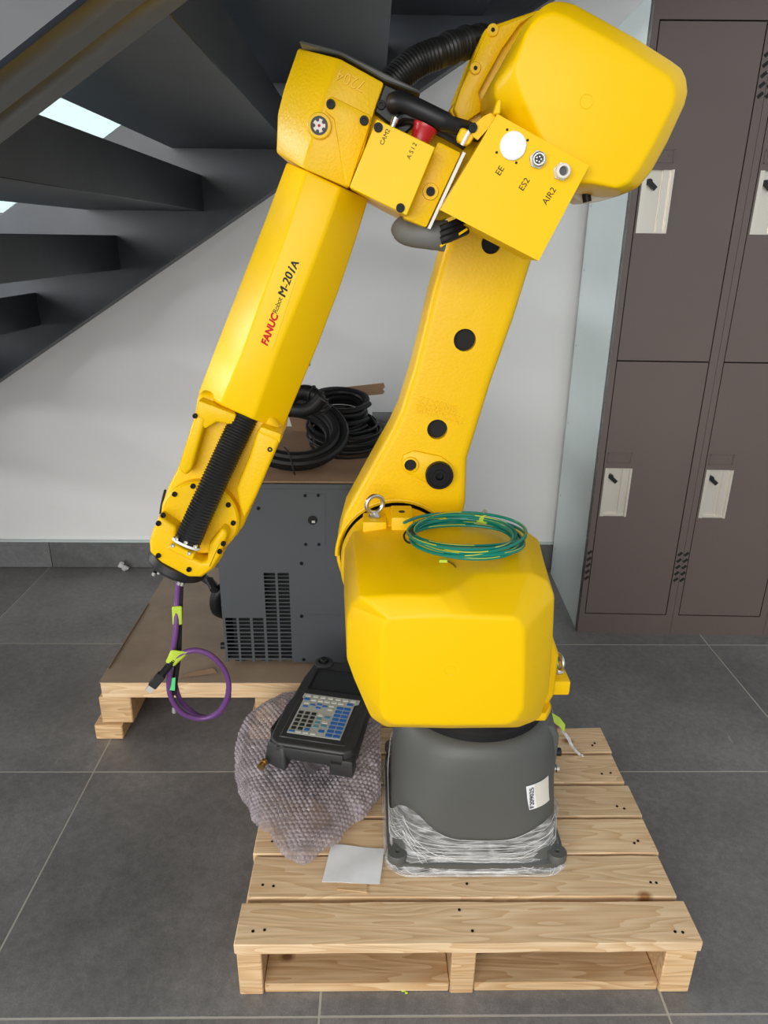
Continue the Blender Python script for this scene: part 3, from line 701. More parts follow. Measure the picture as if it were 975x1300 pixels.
# upper motor cover
def inset(poly, d):
    cx = sum(p[0] for p in poly)/len(poly); cz = sum(p[1] for p in poly)/len(poly); out = []; n = len(poly)
    for i in range(n):
        p0 = Vector(poly[i-1]); p1 = Vector(poly[i]); p2 = Vector(poly[(i+1) % n])
        e1 = (p1-p0).normalized(); e2 = (p2-p1).normalized()
        n1 = Vector((-e1.y, e1.x)); n2 = Vector((-e2.y, e2.x))
        if n1.dot(Vector((cx, cz))-p1) < 0: n1 = -n1
        if n2.dot(Vector((cx, cz))-p1) < 0: n2 = -n2
        m_ = (n1+n2); m_ = m_/max(.3, m_.dot(n1)) if m_.length > 1e-6 else n1
        out.append(tuple(p1+m_*d))
    return out
U = [(0.246, 1.535), (0.232, 1.535), (0.22, 1.53), (0.204, 1.516), (0.193, 1.497), (0.158, 1.437), (0.16, 1.419), (0.174, 1.398), (0.202, 1.361), (0.246, 1.319), (0.284, 1.305), (0.318, 1.306), (0.354, 1.301), (0.376, 1.309), (0.393, 1.331), (0.41, 1.368), (0.427, 1.415), (0.429, 1.431), (0.424, 1.448), (0.415, 1.461), (0.399, 1.47), (0.348, 1.495), (0.262, 1.532)]
UF = [(0.229, 1.512), (0.22, 1.511), (0.21, 1.507), (0.2, 1.499), (0.192, 1.485), (0.183, 1.457), (0.185, 1.445), (0.196, 1.42), (0.221, 1.376), (0.251, 1.332), (0.274, 1.316), (0.3, 1.315), (0.333, 1.309), (0.349, 1.315), (0.363, 1.335), (0.379, 1.367), (0.396, 1.407), (0.398, 1.421), (0.394, 1.434), (0.386, 1.443), (0.374, 1.449), (0.327, 1.473), (0.244, 1.508)]
UB = [(x, 1.245, z) for x, z in inset(U, .004)]
b = MB(); b.rings([[(x, 1.072, z) for x, z in UF], [(x, 1.10, z) for x, z in inset(U, .0035)], [(x, 1.14, z) for x, z in U], UB]); b.bevel(.008, 3, 18)
uc = b.done('upper_motor_cover', 'yellow', rob, smooth=60)
c = (0.281, 1.072, 1.413)
MB().torus((c[0], 1.072, c[2]), (0, 1, 0), .0085, .0006, 28, 6).done('moulded_mark', 'yellow', uc)
b = MB().prism([(0.3, 1.32), (0.384, 1.312), (0.373, 1.305), (0.349, 1.298), (0.322, 1.295), (0.307, 1.302)], 1.19, 1.25); b.bevel(.003, 2); lab(b.done('cover_gasket', 'cream', uc), 'cream plate under the cover')
p = (0.32, 1.17, 1.308)
MB().cyl(p, (p[0]+.003, p[1], p[2]-.012), .0065, n=14).done('drain_plug', 'black', uc)

# connector plate box
YP = 1.052
K = [(0.161, 1.394), (0.288, 1.335), (0.231, 1.214), (0.091, 1.278)]
b = MB(); b.prism(K, YP, YP+.002); kp = b.done('connector_plate', 'yellow', rob, smooth=0)
c0 = Vector((sum(p[0] for p in K)/4, sum(p[1] for p in K)/4))
def edge_plate(p, q, y0, y1, th=.002):
    p, q = Vector(p), Vector(q); n_ = Vector((-(q-p).y, (q-p).x)).normalized()
    if n_.dot(c0-p) < 0: n_ = -n_
    return [tuple(p), tuple(q), tuple(q+n_*th), tuple(p+n_*th)]
for i, j in ((0, 1), (1, 2), (0, 3)):
    MB().prism(edge_plate(K[i], K[j], 0, 0), YP+.001, YP+(.09 if (i, j) != (0, 3) else .05)).done('plate_flange', 'yellow', kp, smooth=0)
MB().prism(edge_plate(K[2], (K[3][0]+(K[2][0]-K[3][0])*.28, K[3][1]+(K[2][1]-K[3][1])*.28), 0, 0), YP+.001, YP+.11).done('plate_flange', 'yellow', kp, smooth=0)
b = MB().prism([(0.156, 1.394), (0.16, 1.41), (0.164, 1.412), (0.166, 1.409), (0.165, 1.394)], 1.053, 1.075); b.bevel(.0015, 1); b.done('hook', 'yellow', kp)
p = (0.184, 1.052, 1.357)
MB().lathe(p, (0, -1, 0), [(0, .0175), (.003, .0175), (.004, .0165), (.004, .001)], 36).done('blanking_cap', 'white', kp)
for p in [(0.175, 1.052, 1.376), (0.203, 1.052, 1.364), (0.163, 1.052, 1.349), (0.19, 1.052, 1.337)]: MB().cyl((p[0], p[1], p[2]), (p[0], p[1]-.001, p[2]), .0016, n=10).done('screw_hole', 'void', kp)
p = (0.218, 1.052, 1.341)
hx = lambda p, r, h, m, nm: MB().lathe(p, (0, -1, 0), [(0, r), (h, r), (h, r*.8)], 6).done(nm, m, kp)
cn = hx(p, .0115, .004, 'dull', 'connector'); MB().lathe((p[0], p[1]-.004, p[2]), (0, -1, 0), [(0, .009), (.006, .009), (.007, .0078), (.007, .0062), (.002, .006)], 24).done('collar', 'steel', cn)
MB().cyl((p[0], p[1]-.004, p[2]), (p[0], p[1]-.008, p[2]), .0056, n=20).done('insert', 'kblack', cn)
for a in range(5):
    MB().cyl((p[0]+.0032*math.cos(a*1.257), p[1]-.008, p[2]+.0032*math.sin(a*1.257)), (p[0]+.0032*math.cos(a*1.257), p[1]-.0086, p[2]+.0032*math.sin(a*1.257)), .0011, n=8).done('pin', 'steel', cn)
p = (0.251, 1.052, 1.327)
cn = hx(p, .0115, .005, 'cream', 'air_port'); MB().lathe((p[0], p[1]-.005, p[2]), (0, -1, 0), [(0, .0095), (.009, .0095), (.01, .0085), (.01, .006), (.003, .0055)], 24).done('collar', 'cream', cn)
MB().cyl((p[0], p[1]-.005, p[2]), (p[0], p[1]-.0085, p[2]), .0054, n=20).done('bore', 'ctrl', cn)
ta = 58.6
letters('port_name', 'EE', 'ink', kp, (0.169, 1.052, 1.327), ta, .0115)
letters('port_name', 'ES2', 'ink', kp, (0.203, 1.052, 1.311), ta, .0115)
letters('port_name', 'AIR2', 'ink', kp, (0.238, 1.052, 1.297), ta, .0115)

# wrist-drive head
YH = 1.10
FL = [(-0.105, 1.155, 1.487), (-0.127, 1.155, 1.436), (-0.137, 1.155, 1.405), (-0.141, 1.155, 1.355)]
FR_ = [(-0.046, 1.1, 1.464), (-0.067, 1.1, 1.419), (-0.079, 1.1, 1.383), (-0.098, 1.1, 1.33)]
rt_ = [(0.014, 1.1, 1.436), (0.001, 1.1, 1.402), (-0.013, 1.1, 1.355), (-0.035, 1.1, 1.306)]
rb_ = [(0.093, 1.12, 1.407), (0.123, 1.12, 1.355), (0.098, 1.12, 1.298), (0.077, 1.12, 1.255)]
b = MB()
front = [FL, FR_, rt_]
st_ = []
for i in range(4):
    a, b_, c = FL[i], FR_[i], rt_[i]
    st_.append([(a[0], 1.27, a[2]), a, b_, c, (c[0], 1.27, c[2])])
b.rings(st_); b.bevel(.004, 2, 12)
head = b.done('wrist_drive_head', 'cast', rob)
# rear block that joins the head to the elbow
b = MB().prism([(0.012, 1.44), (0.139, 1.39), (0.174, 1.361), (0.145, 1.286), (0.078, 1.255), (-0.036, 1.308), (-0.005, 1.398)], 1.125, 1.30); b.bevel(.005, 2); b.done('elbow_link', 'cast', rob)
b = MB().prism([(0.088, 1.367), (0.122, 1.353), (0.076, 1.255), (0.042, 1.268)], 1.095, 1.16); b.bevel(.004, 2); lk = b.done('side_block', 'cast', head)
p = (0.08, 1.095, 1.303)
MB().lathe(p, (0, -1, 0), [(-.002, .0115), (.002, .0112), (.003, .0105)], 24).done('boss', 'cast', lk); bolt(lk, (p[0], p[1]-.003, p[2]), .0062, .003)
MB().prism([(0.122, 1.353), (0.126, 1.351), (0.081, 1.254), (0.077, 1.255)], 1.085, 1.17).done('seal_plate', 'dull', head)
# top lid
b = MB().prism([(-0.101, 1.484), (-0.096, 1.487), (-0.045, 1.475), (0.061, 1.431), (0.065, 1.426), (0.015, 1.441), (-0.047, 1.471)], 1.115, 1.28); b.bevel(.002, 1); b.done('top_lid', 'base', head)
b = MB().prism([(0.014, 1.436), (0.083, 1.409), (0.041, 1.374), (0.001, 1.402)], 1.104, 1.2); b.bevel(.002, 1); blk = b.done('cable_gate', 'black', head)
p = (0.01, 1.1, 1.41); bolt(blk, (p[0], 1.104, p[2]), .006, .004)
b = MB(); b.tube([(Vector(q)) for q in smooth_path([(0.024, 1.104, 1.404), (0.019, 1.104, 1.413), (0.023, 1.104, 1.422), (0.036, 1.104, 1.424), (0.048, 1.104, 1.419)], 5)], .0012, 6); b.done('gate_seam', 'void', blk)
# raised front pads and gauges
b = MB().prism([(-0.062, 1.417), (-0.057, 1.419), (-0.005, 1.397), (-0.003, 1.393), (-0.009, 1.375), (-0.034, 1.307), (-0.04, 1.311), (-0.054, 1.391), (-0.067, 1.402)], 1.097, 1.102); b.bevel(.0025, 2); pad = b.done('front_pad', 'cast', head)
for p in [(-0.058, 1.097, 1.409), (-0.013, 1.097, 1.39)]: bolt(pad, p, .0062, .004)
p = (-0.074, 1.1, 1.383)
MB().lathe(p, (0, -1, 0), [(-.004, .0165), (.005, .0165), (.0062, .0152), (.0062, .0118), (.002, .0116)], 36).done('gauge_ring', 'cast', head)
gg = MB().lathe((p[0], p[1]-.002, p[2]), (0, -1, 0), [(0, .0116), (.0035, .0116), (.0035, .001)], 32).done('sight_gauge', 'kblack', head)
MB().lathe((p[0], p[1]-.0055, p[2]), (0, -1, 0), [(0, .0085), (.0006, .0085), (.0006, .001)], 24).done('gauge_face', 'cream', gg)
MB().cyl((p[0], p[1]-.006, p[2]), (p[0], p[1]-.0068, p[2]), .0019, n=12).done('gauge_dot', 'redink', gg)
for k in range(5):
    a = k*1.2566+.6; MB().cyl((p[0]+.0075*math.cos(a), p[1]-.0058, p[2]+.0075*math.sin(a)), (p[0]+.0075*math.cos(a), p[1]-.0068, p[2]+.0075*math.sin(a)), .0024, n=10).done('gauge_lug', 'kblack', gg)
letters('cast_number', '7204', 'cast', head, (-0.031, 1.099, 1.438), 158.2, .02, .0009)
# camera / sensor box
YS = 1.058
K2 = [(0.004, 1.387), (0.082, 1.355), (0.046, 1.27), (-0.032, 1.305)]
b = MB().prism(K2, YS, YS+.05); b.bevel(.0012, 1); sb = b.done('sensor_box', 'yellow', head)
for p in [(0.006, 1.058, 1.377), (0.037, 1.058, 1.28)]: bolt(sb, p, .006, .003)
letters('port_name', 'CAM2', 'ink', sb, (0.015, 1.058, 1.366), 63.4, .0125, length=0.0201)
letters('port_name', 'ASI2', 'ink', sb, (0.051, 1.058, 1.35), 64.7, .0095, spacing=1.5, length=0.021)
p = Vector((0.063, 1.085, 1.366)); ax_ = Vector((K2[0][0]-K2[3][0], 0, K2[0][1]-K2[3][1])).normalized()
lab(MB().lathe(p-ax_*.012, ax_, [(0, .0125), (.014, .0135), (.026, .0165), (.028, .0175), (.031, .0175), (.031, .013), (.02, .012)], 32).done('dust_cap', 'red', sb), 'red plastic dust cap')
p = Vector((0.024, 1.08, 1.379))
MB().lathe(p-ax_*.006, ax_, [(0, .005), (.008, .005), (.008, .0042), (.014, .0042), (.014, .0052), (.02, .0052), (.02, .0035)], 14).done('coax_jack', 'steel', sb)
# black leads crossing to the connector plate
b = MB(); b.tube(smooth_path([(0.027, 1.1, 1.412), (0.039, 1.085, 1.411), (0.069, 1.075, 1.398), (0.101, 1.075, 1.385), (0.126, 1.09, 1.381), (0.145, 1.12, 1.379)], 6), [.0135]*6+[.0125]*12+[.0105]*13, 12); b.done('sleeved_lead', 'black', head)
for i, pp in enumerate([[(0.031, 1.1, 1.387), (0.043, 1.09, 1.395), (0.075, 1.085, 1.387), (0.107, 1.085, 1.374), (0.127, 1.09, 1.365)], [(0.036, 1.105, 1.389), (0.051, 1.095, 1.391), (0.081, 1.09, 1.38), (0.108, 1.09, 1.368), (0.125, 1.095, 1.36)], [(0.033, 1.11, 1.396), (0.07, 1.09, 1.393), (0.113, 1.088, 1.378), (0.132, 1.09, 1.373)]]):
    MB().tube(smooth_path(pp, 6), .005, 8).done('lead', 'black', head)
b = MB().prism([(0.112, 1.371), (0.116, 1.38), (0.122, 1.379), (0.136, 1.371), (0.129, 1.36), (0.123, 1.358), (0.111, 1.364)], 1.068, 1.08); b.bevel(.002, 1); cl = b.done('cable_clip', 'yellow', head)
MB().tube([(0.118, 1.066, 1.359), (0.122, 1.064, 1.367), (0.128, 1.066, 1.377)], .0028, 6).done('cable_tie', 'white', cl)
MB().prism([(0.128, 1.379), (0.145, 1.393), (0.154, 1.397), (0.163, 1.391), (0.139, 1.365), (0.132, 1.369)], 1.064, 1.07).done('clip_plate', 'cast', head)
bolt(head, (0.131, 1.064, 1.379), .0062, .004)
# grey boot under the head
b = MB(); b.tube(smooth_path([(0.038, 1.15, 1.263), (0.054, 1.14, 1.249), (0.083, 1.13, 1.247), (0.107, 1.13, 1.245)], 5), [.014, .017, .018, .0195, .0195, .019, .019, .0195, .020, .0205, .021, .0215, .021, .0215, .022, .022], 14); b.done('cable_boot', 'grey', head)
for k in range(3):
    MB().tube(smooth_path([Vector(q)+Vector((0, .006*k-.004, .008*k-.006)) for q in [(0.098, 1.105, 1.244), (0.116, 1.105, 1.251), (0.136, 1.12, 1.259)]], 4), .006, 8).done('lead', 'black', head)
MB().tube([(0.097, 1.1, 1.231), (0.135, 1.1, 1.255)], .0018, 6).done('boot_edge', 'yellow', head)
# corrugated sleeve bending over behind the head
b = MB(); pth = smooth_path([(0.016, 1.25, 1.449), (0.038, 1.26, 1.473), (0.067, 1.27, 1.495), (0.103, 1.28, 1.51), (0.134, 1.3, 1.525), (0.165, 1.33, 1.537), (0.212, 1.36, 1.541)], 14)
b.tube(pth, [.0215+.0016*(i % 2)+(.0015*math.sin(i*.55) if i > 40 else 0) for i in range(len(pth))], 16); b.done('corrugated_sleeve', 'pipe', rob)

# forearm: faceted casing
ys = (1.17, 1.102, 1.102, 1.155)
LL = [(-0.128, 1.17, 1.345), (-0.164, 1.17, 1.264), (-0.202, 1.17, 1.182), (-0.243, 1.17, 1.094), (-0.287, 1.17, 0.998)]
C1 = [(-0.095, 1.102, 1.329), (-0.126, 1.102, 1.244), (-0.162, 1.102, 1.162), (-0.198, 1.102, 1.076), (-0.237, 1.102, 0.996)]
CC = [(-0.046, 1.102, 1.308), (-0.07, 1.102, 1.245), (-0.101, 1.102, 1.172), (-0.141, 1.102, 1.086), (-0.187, 1.102, 0.973)]
RR_ = [(-0.007, 1.155, 1.296), (-0.024, 1.155, 1.244), (-0.051, 1.155, 1.169), (-0.086, 1.155, 1.083), (-0.149, 1.155, 0.942)]
b = MB(); rr = []
for i in range(5):
    l, c1, c2, r_ = LL[i], C1[i], CC[i], RR_[i]
    rr.append([(l[0]+.012, 1.275, l[2]), l, c1, c2, r_, (r_[0]-.012, 1.275, r_[2])])
b.rings(rr); b.bevel(.004, 2, 18)
fa = b.done('forearm', 'yellow', rob)
fd = 67.2
K3 = [(-0.165, 1.094), (-0.124, 1.212), (-0.105, 1.204), (-0.151, 1.083)]
MB().prism([(x, z) for x, z in K3], 1.1012, 1.1019).done('sticker', 'sticker', fa, smooth=0)
letters('lettering', 'FANUC', 'redink', fa, (-0.154, 1.101, 1.111), fd, .0178, .0002, shear=.15, bold=.0008, length=0.0497)
letters('lettering', 'Robot', 'ink', fa, (-0.141, 1.101, 1.146), fd, .0135, .0002, shear=.15, spacing=.9, length=0.0242)
letters('lettering', 'M-20', 'ink', fa, (-0.128, 1.101, 1.175), fd, .0178, .0002, shear=.15, double=.0012, length=0.0362)
letters('lettering', 'i', 'ink', fa, (-0.119, 1.101, 1.195), fd, .0178, .0002, shear=.35, bold=.0006)
letters('lettering', 'A', 'ink', fa, (-0.114, 1.101, 1.203), fd, .0158, .0002, shear=.15, double=.0010)
p = (-0.1, 1.16, 1.051)
MB().box(p[0]-.022, p[0]-.001, 1.165, 1.175, p[2]-.004, p[2]+.006).done('tie_mount', 'black', fa)

# wrist
W0 = [(-0.277, 1.01), (-0.285, 0.973), (-0.302, 0.93), (-0.32, 0.884), (-0.339, 0.851), (-0.353, 0.818), (-0.357, 0.799), (-0.372, 0.775), (-0.381, 0.751), (-0.382, 0.73), (-0.362, 0.71), (-0.318, 0.683), (-0.296, 0.684), (-0.273, 0.701), (-0.259, 0.721), (-0.249, 0.749), (-0.231, 0.762), (-0.218, 0.781), (-0.195, 0.833), (-0.15, 0.931), (-0.146, 0.951), (-0.167, 0.983), (-0.228, 1.008)]
b = MB().prism(W0, 1.125, 1.25); b.bevel(.011, 3, 35); wr = b.done('wrist_housing', 'cast', rob)
# side rails and web leave a recessed pocket
b = MB().prism([(-0.276, 0.983), (-0.259, 0.976), (-0.272, 0.938), (-0.288, 0.892), (-0.299, 0.88), (-0.311, 0.891)], 1.098, 1.14); b.bevel(.006, 3); b.done('side_rail', 'cast', wr)
b = MB().prism([(-0.18, 0.958), (-0.145, 0.942), (-0.188, 0.846), (-0.21, 0.805), (-0.217, 0.832), (-0.22, 0.86), (-0.196, 0.913)], 1.098, 1.14); b.bevel(.006, 3); b.done('side_rail', 'cast', wr)
b = MB().prism([(-0.27, 1.004), (-0.212, 0.981), (-0.218, 0.963), (-0.244, 0.969), (-0.263, 0.957), (-0.277, 0.976)], 1.10, 1.14); b.bevel(.004, 2); b.done('top_rib', 'cast', wr)
b = MB().prism([(-0.176, 0.963), (-0.143, 0.951), (-0.146, 0.934), (-0.182, 0.949)], 1.10, 1.14); b.bevel(.004, 2); b.done('top_rib', 'cast', wr)
c = (-0.284, 1.1, 0.804); rw = 0.064
b = MB().lathe((c[0], 1.13, c[2]), (0, -1, 0), [(0, rw), (.022, rw), (.026, rw*.95), (.026, rw*.2)], 56); wc = b.done('wrist_cover', 'cast', wr)
b = MB().prism([(-0.343, 0.821), (-0.331, 0.81), (-0.315, 0.799), (-0.323, 0.768), (-0.306, 0.758), (-0.298, 0.745), (-0.282, 0.737), (-0.272, 0.737), (-0.267, 0.768), (-0.242, 0.799), (-0.234, 0.788), (-0.249, 0.749), (-0.265, 0.724), (-0.284, 0.709), (-0.305, 0.709), (-0.347, 0.735), (-0.365, 0.754), (-0.363, 0.772)], 1.078, 1.13); b.bevel(.006, 3, 30); b.done('wrist_nose', 'cast', wc)
for p in [(-0.29, 1.103, 0.862), (-0.321, 1.103, 0.848), (-0.235, 1.103, 0.83), (-0.229, 1.103, 0.798)]: bolt(wc, p, .0042, .0035)
for p in [(-0.335, 1.077, 0.821), (-0.344, 1.077, 0.807), (-0.242, 1.077, 0.772), (-0.249, 1.077, 0.758), (-0.35, 1.077, 0.75), (-0.302, 1.077, 0.725)]: bolt(wc, (p[0], 1.0775, p[2]), .0042, .004)
for p in [(-0.276, 1.1, 0.979), (-0.162, 1.1, 0.926)]: bolt(wr, p, .004, .004)
# bellows sleeve with its clamp
A0 = Vector((-0.194, 1.135, 0.992)); A1 = Vector((-0.298, 1.062, 0.778))
n = 104; mid = A0.lerp(A1, .42) + Vector((0, -.028, 0))
pts = [A0*(1-t)**2 + 2*mid*t*(1-t) + A1*t*t for t in (i/n for i in range(n+1))]
b = MB(); b.tube(pts, [.0205 + (.0012 if i % 2 else -.0010) for i in range(n+1)], 20); b.done('bellows_sleeve', 'pipe', wr)
dv = (A1-A0).normalized()
MB().lathe(A1-dv*.002, dv, [(0, .0235), (.004, .0235), (.004, .018), (.002, .018)], 28).done('flange_ring', 'white', wr)
b = MB().prism([(-0.324, 0.779), (-0.315, 0.787), (-0.281, 0.769), (-0.285, 0.757)], 1.040, 1.08); b.bevel(.0015, 1); clp = b.done('sleeve_clamp', 'cast', wr)
for p in [(-0.306, 1.045, 0.796), (-0.292, 1.045, 0.79), (-0.278, 1.045, 0.783)]: bolt(clp, (p[0], 1.041, p[2]), .0034, .004, m='steel', name='screw')
for p in [(-0.314, 1.048, 0.784), (-0.289, 1.048, 0.771)]: bolt(clp, (p[0], 1.041, p[2]), .0032, .0035, m='steel', name='screw')
fa0 = Vector((-0.387, 1.16, 0.725)); fa1 = Vector((-0.295, 1.16, 0.679)); fdir = (fa1-fa0).normalized(); fax = Vector((fdir.z, 0, -fdir.x)).normalized()
fax = fax if fax.z < 0 else -fax
tf = MB().lathe((fa0+fa1)/2 - fax*.006, fax, [(0, (fa1-fa0).length*.5), (.012, (fa1-fa0).length*.52), (.013, (fa1-fa0).length*.51), (.016, (fa1-fa0).length*.51), (.018, (fa1-fa0).length*.49)], 48).done('tool_flange', 'black', wr)
for p in [(-0.373, 1.12, 0.699), (-0.364, 1.12, 0.702), (-0.331, 1.12, 0.681), (-0.326, 1.12, 0.68)]: MB().cyl(p, (p[0]-.003, p[1], p[2]-.006), .004, n=10).done('screw', 'steel', tf)
MB().tube(smooth_path([(-0.365, 1.2, 0.821), (-0.373, 1.2, 0.797), (-0.378, 1.2, 0.776)], 4), .0025, 6).done('seal_bead', 'black', wr)
# ------------------------------------------------------------------ stretch film round the base
def film_top(t): return .195 + .065*abs(math.sin(2*t))**1.5 + .012*math.sin(3*t+1)
def film_pt(t, z, off=0):
    f = (z-.1255)/(film_top(t)-.1255); g_ = min(1, f/.3)
    rx = .177 - .010*g_ - .003*f + .0012*math.sin(9*t+f*4) + off
    x, y = sup(t, rx, rx, 8 - 3.6*g_); return (bx+x, by+y, z)
b = MB(); rr = []
NF = 96
for j in range(13):
    rr.append([film_pt(2*math.pi*i/NF, .1255 + (film_top(2*math.pi*i/NF)-.1255)*(j/12)) for i in range(NF)])
b.rings(rr, False, False)
fm = thing('stretch_film', 'clear stretch film wound round the foot of the charcoal robot base', 'plastic film', RB)
b.done('film_sheet', 'film', fm)
b = MB(); rnd = random.Random(3)
for k in range(190):                        # drawn-out film strands and folds fanning corner to corner, streak highlights painted as white
    side = rnd.randrange(4)*math.pi/2 - math.pi/2
    za, zb = [.128 + .115*rnd.random()**1.2 for _ in range(2)]; sag = rnd.uniform(.0, .05); pts = []
    s0 = rnd.uniform(0, .5) if rnd.random() < .5 else 0; s1 = rnd.uniform(.5, 1) if rnd.random() < .5 else 1
    for i in range(26):
        sx = s0+(s1-s0)*i/25
        t = side - math.pi/4 + sx*math.pi/2
        z = min(max(.1275, za+(zb-za)*sx - sag*4*sx*(1-sx)), film_top(t))
        pts.append(film_pt(t, z, .0005))
    b.tube(pts, rnd.uniform(.0001, .0004), 4)
fs = b.done('film_strands', 'white', fm); fs['kind'] = 'stuff'

# ------------------------------------------------------------------ green earth wire coiled on the lower cover
gw = thing('green_wire_coil', 'coil of green and yellow wire lying on the yellow motor cover', 'wire', (.178, 1.175, .748))
LC = [(0.045, 1.124), (0.276, 1.141), (0.174, 1.241), (0.151, 1.048)]
cxg = (LC[0][0]+LC[1][0])/2; rxg = (LC[1][0]-LC[0][0])/2; cyg = (LC[2][1]+LC[3][1])/2; ryg = (LC[2][1]-LC[3][1])/2
rnd = random.Random(5)
def wire_loops():
    pts = []; n = 48
    for l in range(10):
        dx = rnd.uniform(-.009, .009); dy = rnd.uniform(-.008, .008); ra = rxg-.006-rnd.uniform(0, .018); rb = ryg-.005-rnd.uniform(0, .016)
        ph = rnd.uniform(0, 6.28); zz = .7495+.0024*l*.8
        for i in range(n):
            t = 2*math.pi*i/n+math.pi
            pts.append(Vector((cxg+dx+ra*math.cos(t)+.004*math.sin(2*t+ph), cyg+dy+rb*math.sin(t)+.003*math.cos(3*t+ph), zz+.004*math.sin(t+ph)+.004)))
    out = []
    for i in range(len(pts)):
        q = [pts[min(max(i+o, 0), len(pts)-1)] for o in range(-4, 5)]; out.append(sum(q, Vector())/9)
    return out
wp = wire_loops()
MB().tube(wp, .0027, 7).done('wire', 'green', gw)
b = MB()                                    # the yellow stripe winds round the green insulation
seg = []
for i in range(0, len(wp)-8):
    if (i // 7) % 2 == 0: seg.append(wp[i] + Vector((0, -.0009, .0013))*1.0)
    elif seg:
        if len(seg) > 2: b.tube(seg, .0014, 5)
        seg = []
b.done('stripe', 'stripe', gw)
p = [(0.208, 1.211)][0]
b = MB().lathe((p[0]-.006, p[1], .764), (.4, -.6, .2), [(-.008, .008), (.008, .0085)], 12); lab(b.done('tape_band', 'tape', gw), 'yellow tape band')
b = MB().lathe((p[0]-.001, p[1]+.012, .772), (.2, .6, .2), [(-.006, .0045), (.006, .0045)], 10); b.done('crimp_terminal', 'dull', gw)
p = [(0.062, 1.132)][0]
b = MB().torus((p[0]+.004, p[1], .762), (.5, 1, 0), .011, .002, 20, 6); b.done('cable_tie', 'black', gw)
p = [(0.119, 1.082), (0.136, 1.07)]
b = MB().box(p[0][0]-.006, p[0][0]+.008, p[0][1]-.003, p[0][1]+.004, .738, .743); b.done('tape_tag', 'tape', gw)
b = MB().tube([(p[0][0]+.006, p[0][1], .741), (p[1][0], p[1][1], .739), (p[1][0]+.003, p[1][1]-.006, .737)], .0016, 6); b.done('bare_end', 'brass', gw)

# ------------------------------------------------------------------ purple cable hanging from the wrist
pc = thing('purple_cable', 'purple cable with taped loop and black plug hanging from the wrist flange', 'cable', (-0.377, 1.2, 0.339))
Y0 = 1.16
MB().tube(smooth_path([(-0.345, 1.16, 0.666), (-0.352, 1.16, 0.626), (-0.357, 1.15, 0.567), (-0.368, 1.15, 0.517), (-0.379, 1.15, 0.465), (-0.383, 1.16, 0.414), (-0.367, 1.17, 0.37), (-0.335, 1.18, 0.35), (-0.3, 1.18, 0.365), (-0.275, 1.17, 0.416), (-0.274, 1.16, 0.468), (-0.293, 1.15, 0.51), (-0.318, 1.145, 0.527), (-0.34, 1.14, 0.527), (-0.358, 1.14, 0.516)], 7), .0052, 10).done('purple_lead', 'purple', pc)
MB().tube(smooth_path([(-0.376, 1.17, 0.438), (-0.374, 1.19, 0.384), (-0.345, 1.2, 0.341), (-0.309, 1.2, 0.343), (-0.282, 1.19, 0.384), (-0.277, 1.18, 0.418)], 7), .0050, 10).done('purple_lead', 'purple', pc)
MB().tube(smooth_path([(-0.341, 1.165, 0.664), (-0.346, 1.16, 0.61), (-0.352, 1.16, 0.561), (-0.356, 1.155, 0.514), (-0.368, 1.16, 0.459), (-0.375, 1.16, 0.42)], 6), .0032, 8).done('black_lead', 'black', pc)
MB().tube(smooth_path([(-0.345, 1.17, 0.661), (-0.356, 1.165, 0.575), (-0.364, 1.165, 0.507), (-0.381, 1.17, 0.434), (-0.384, 1.17, 0.38)], 6), .003, 8).done('black_lead', 'black', pc)
MB().cyl((-0.382, 1.17, 0.385), (-0.383, 1.17, 0.372), .0045, n=10).done('lead_tip', 'dull', pc)
b = MB().rings([[(-0.36, 1.15, 0.616), (-0.342, 1.152, 0.616), (-0.347, 1.172, 0.604), (-0.366, 1.172, 0.602)], [(-0.362, 1.15, 0.577), (-0.345, 1.152, 0.577), (-0.351, 1.172, 0.566), (-0.368, 1.172, 0.564)]]); b.bevel(.002, 1); lab(b.done('tape_band', 'tape', pc), 'lime green tape')
b = MB().rings([[(-0.365, 1.135, 0.535), (-0.333, 1.135, 0.53), (-0.341, 1.165, 0.509), (-0.373, 1.165, 0.514)], [(-0.378, 1.135, 0.508), (-0.363, 1.135, 0.499), (-0.371, 1.165, 0.48), (-0.386, 1.165, 0.487)]]); b.bevel(.002, 1); lab(b.done('tape_band', 'tape', pc), 'lime green tape')
b = MB().rings([[(-0.374, 1.15, 0.464), (-0.367, 1.15, 0.465), (-0.373, 1.168, 0.451), (-0.379, 1.168, 0.45)], [(-0.381, 1.15, 0.437), (-0.371, 1.15, 0.436), (-0.377, 1.168, 0.423), (-0.386, 1.168, 0.425)]]); lab(b.done('tape_band', 'tape2', pc), 'green tape')
g0 = Vector((-0.359, 1.142, 0.515)); g1 = Vector((-0.414, 1.13, 0.449)); gd = g1-g0
b = MB().tube([g0+gd*t for t in [i/24*.52 for i in range(25)]], [.006+.0012*(i % 2) for i in range(25)], 10); b.done('strain_relief', 'black', pc)
b = MB(); zz = gd.normalized(); xx = zz.cross(Vector((0, 1, 0))).normalized(); yy = zz.cross(xx)
mx = Matrix((xx, yy, zz)).transposed().to_4x4(); mx.translation = g0+gd*.5
Lg = gd.length
b.box(-.0085, .0085, -.006, .006, 0, Lg*.36, mx); b.bevel(.0015, 1); b.done('plug_body', 'black', pc)
b = MB().box(-.006, .006, -.0028, .0028, Lg*.36, Lg*.5, mx); b.done('plug_shell', 'steel', pc)

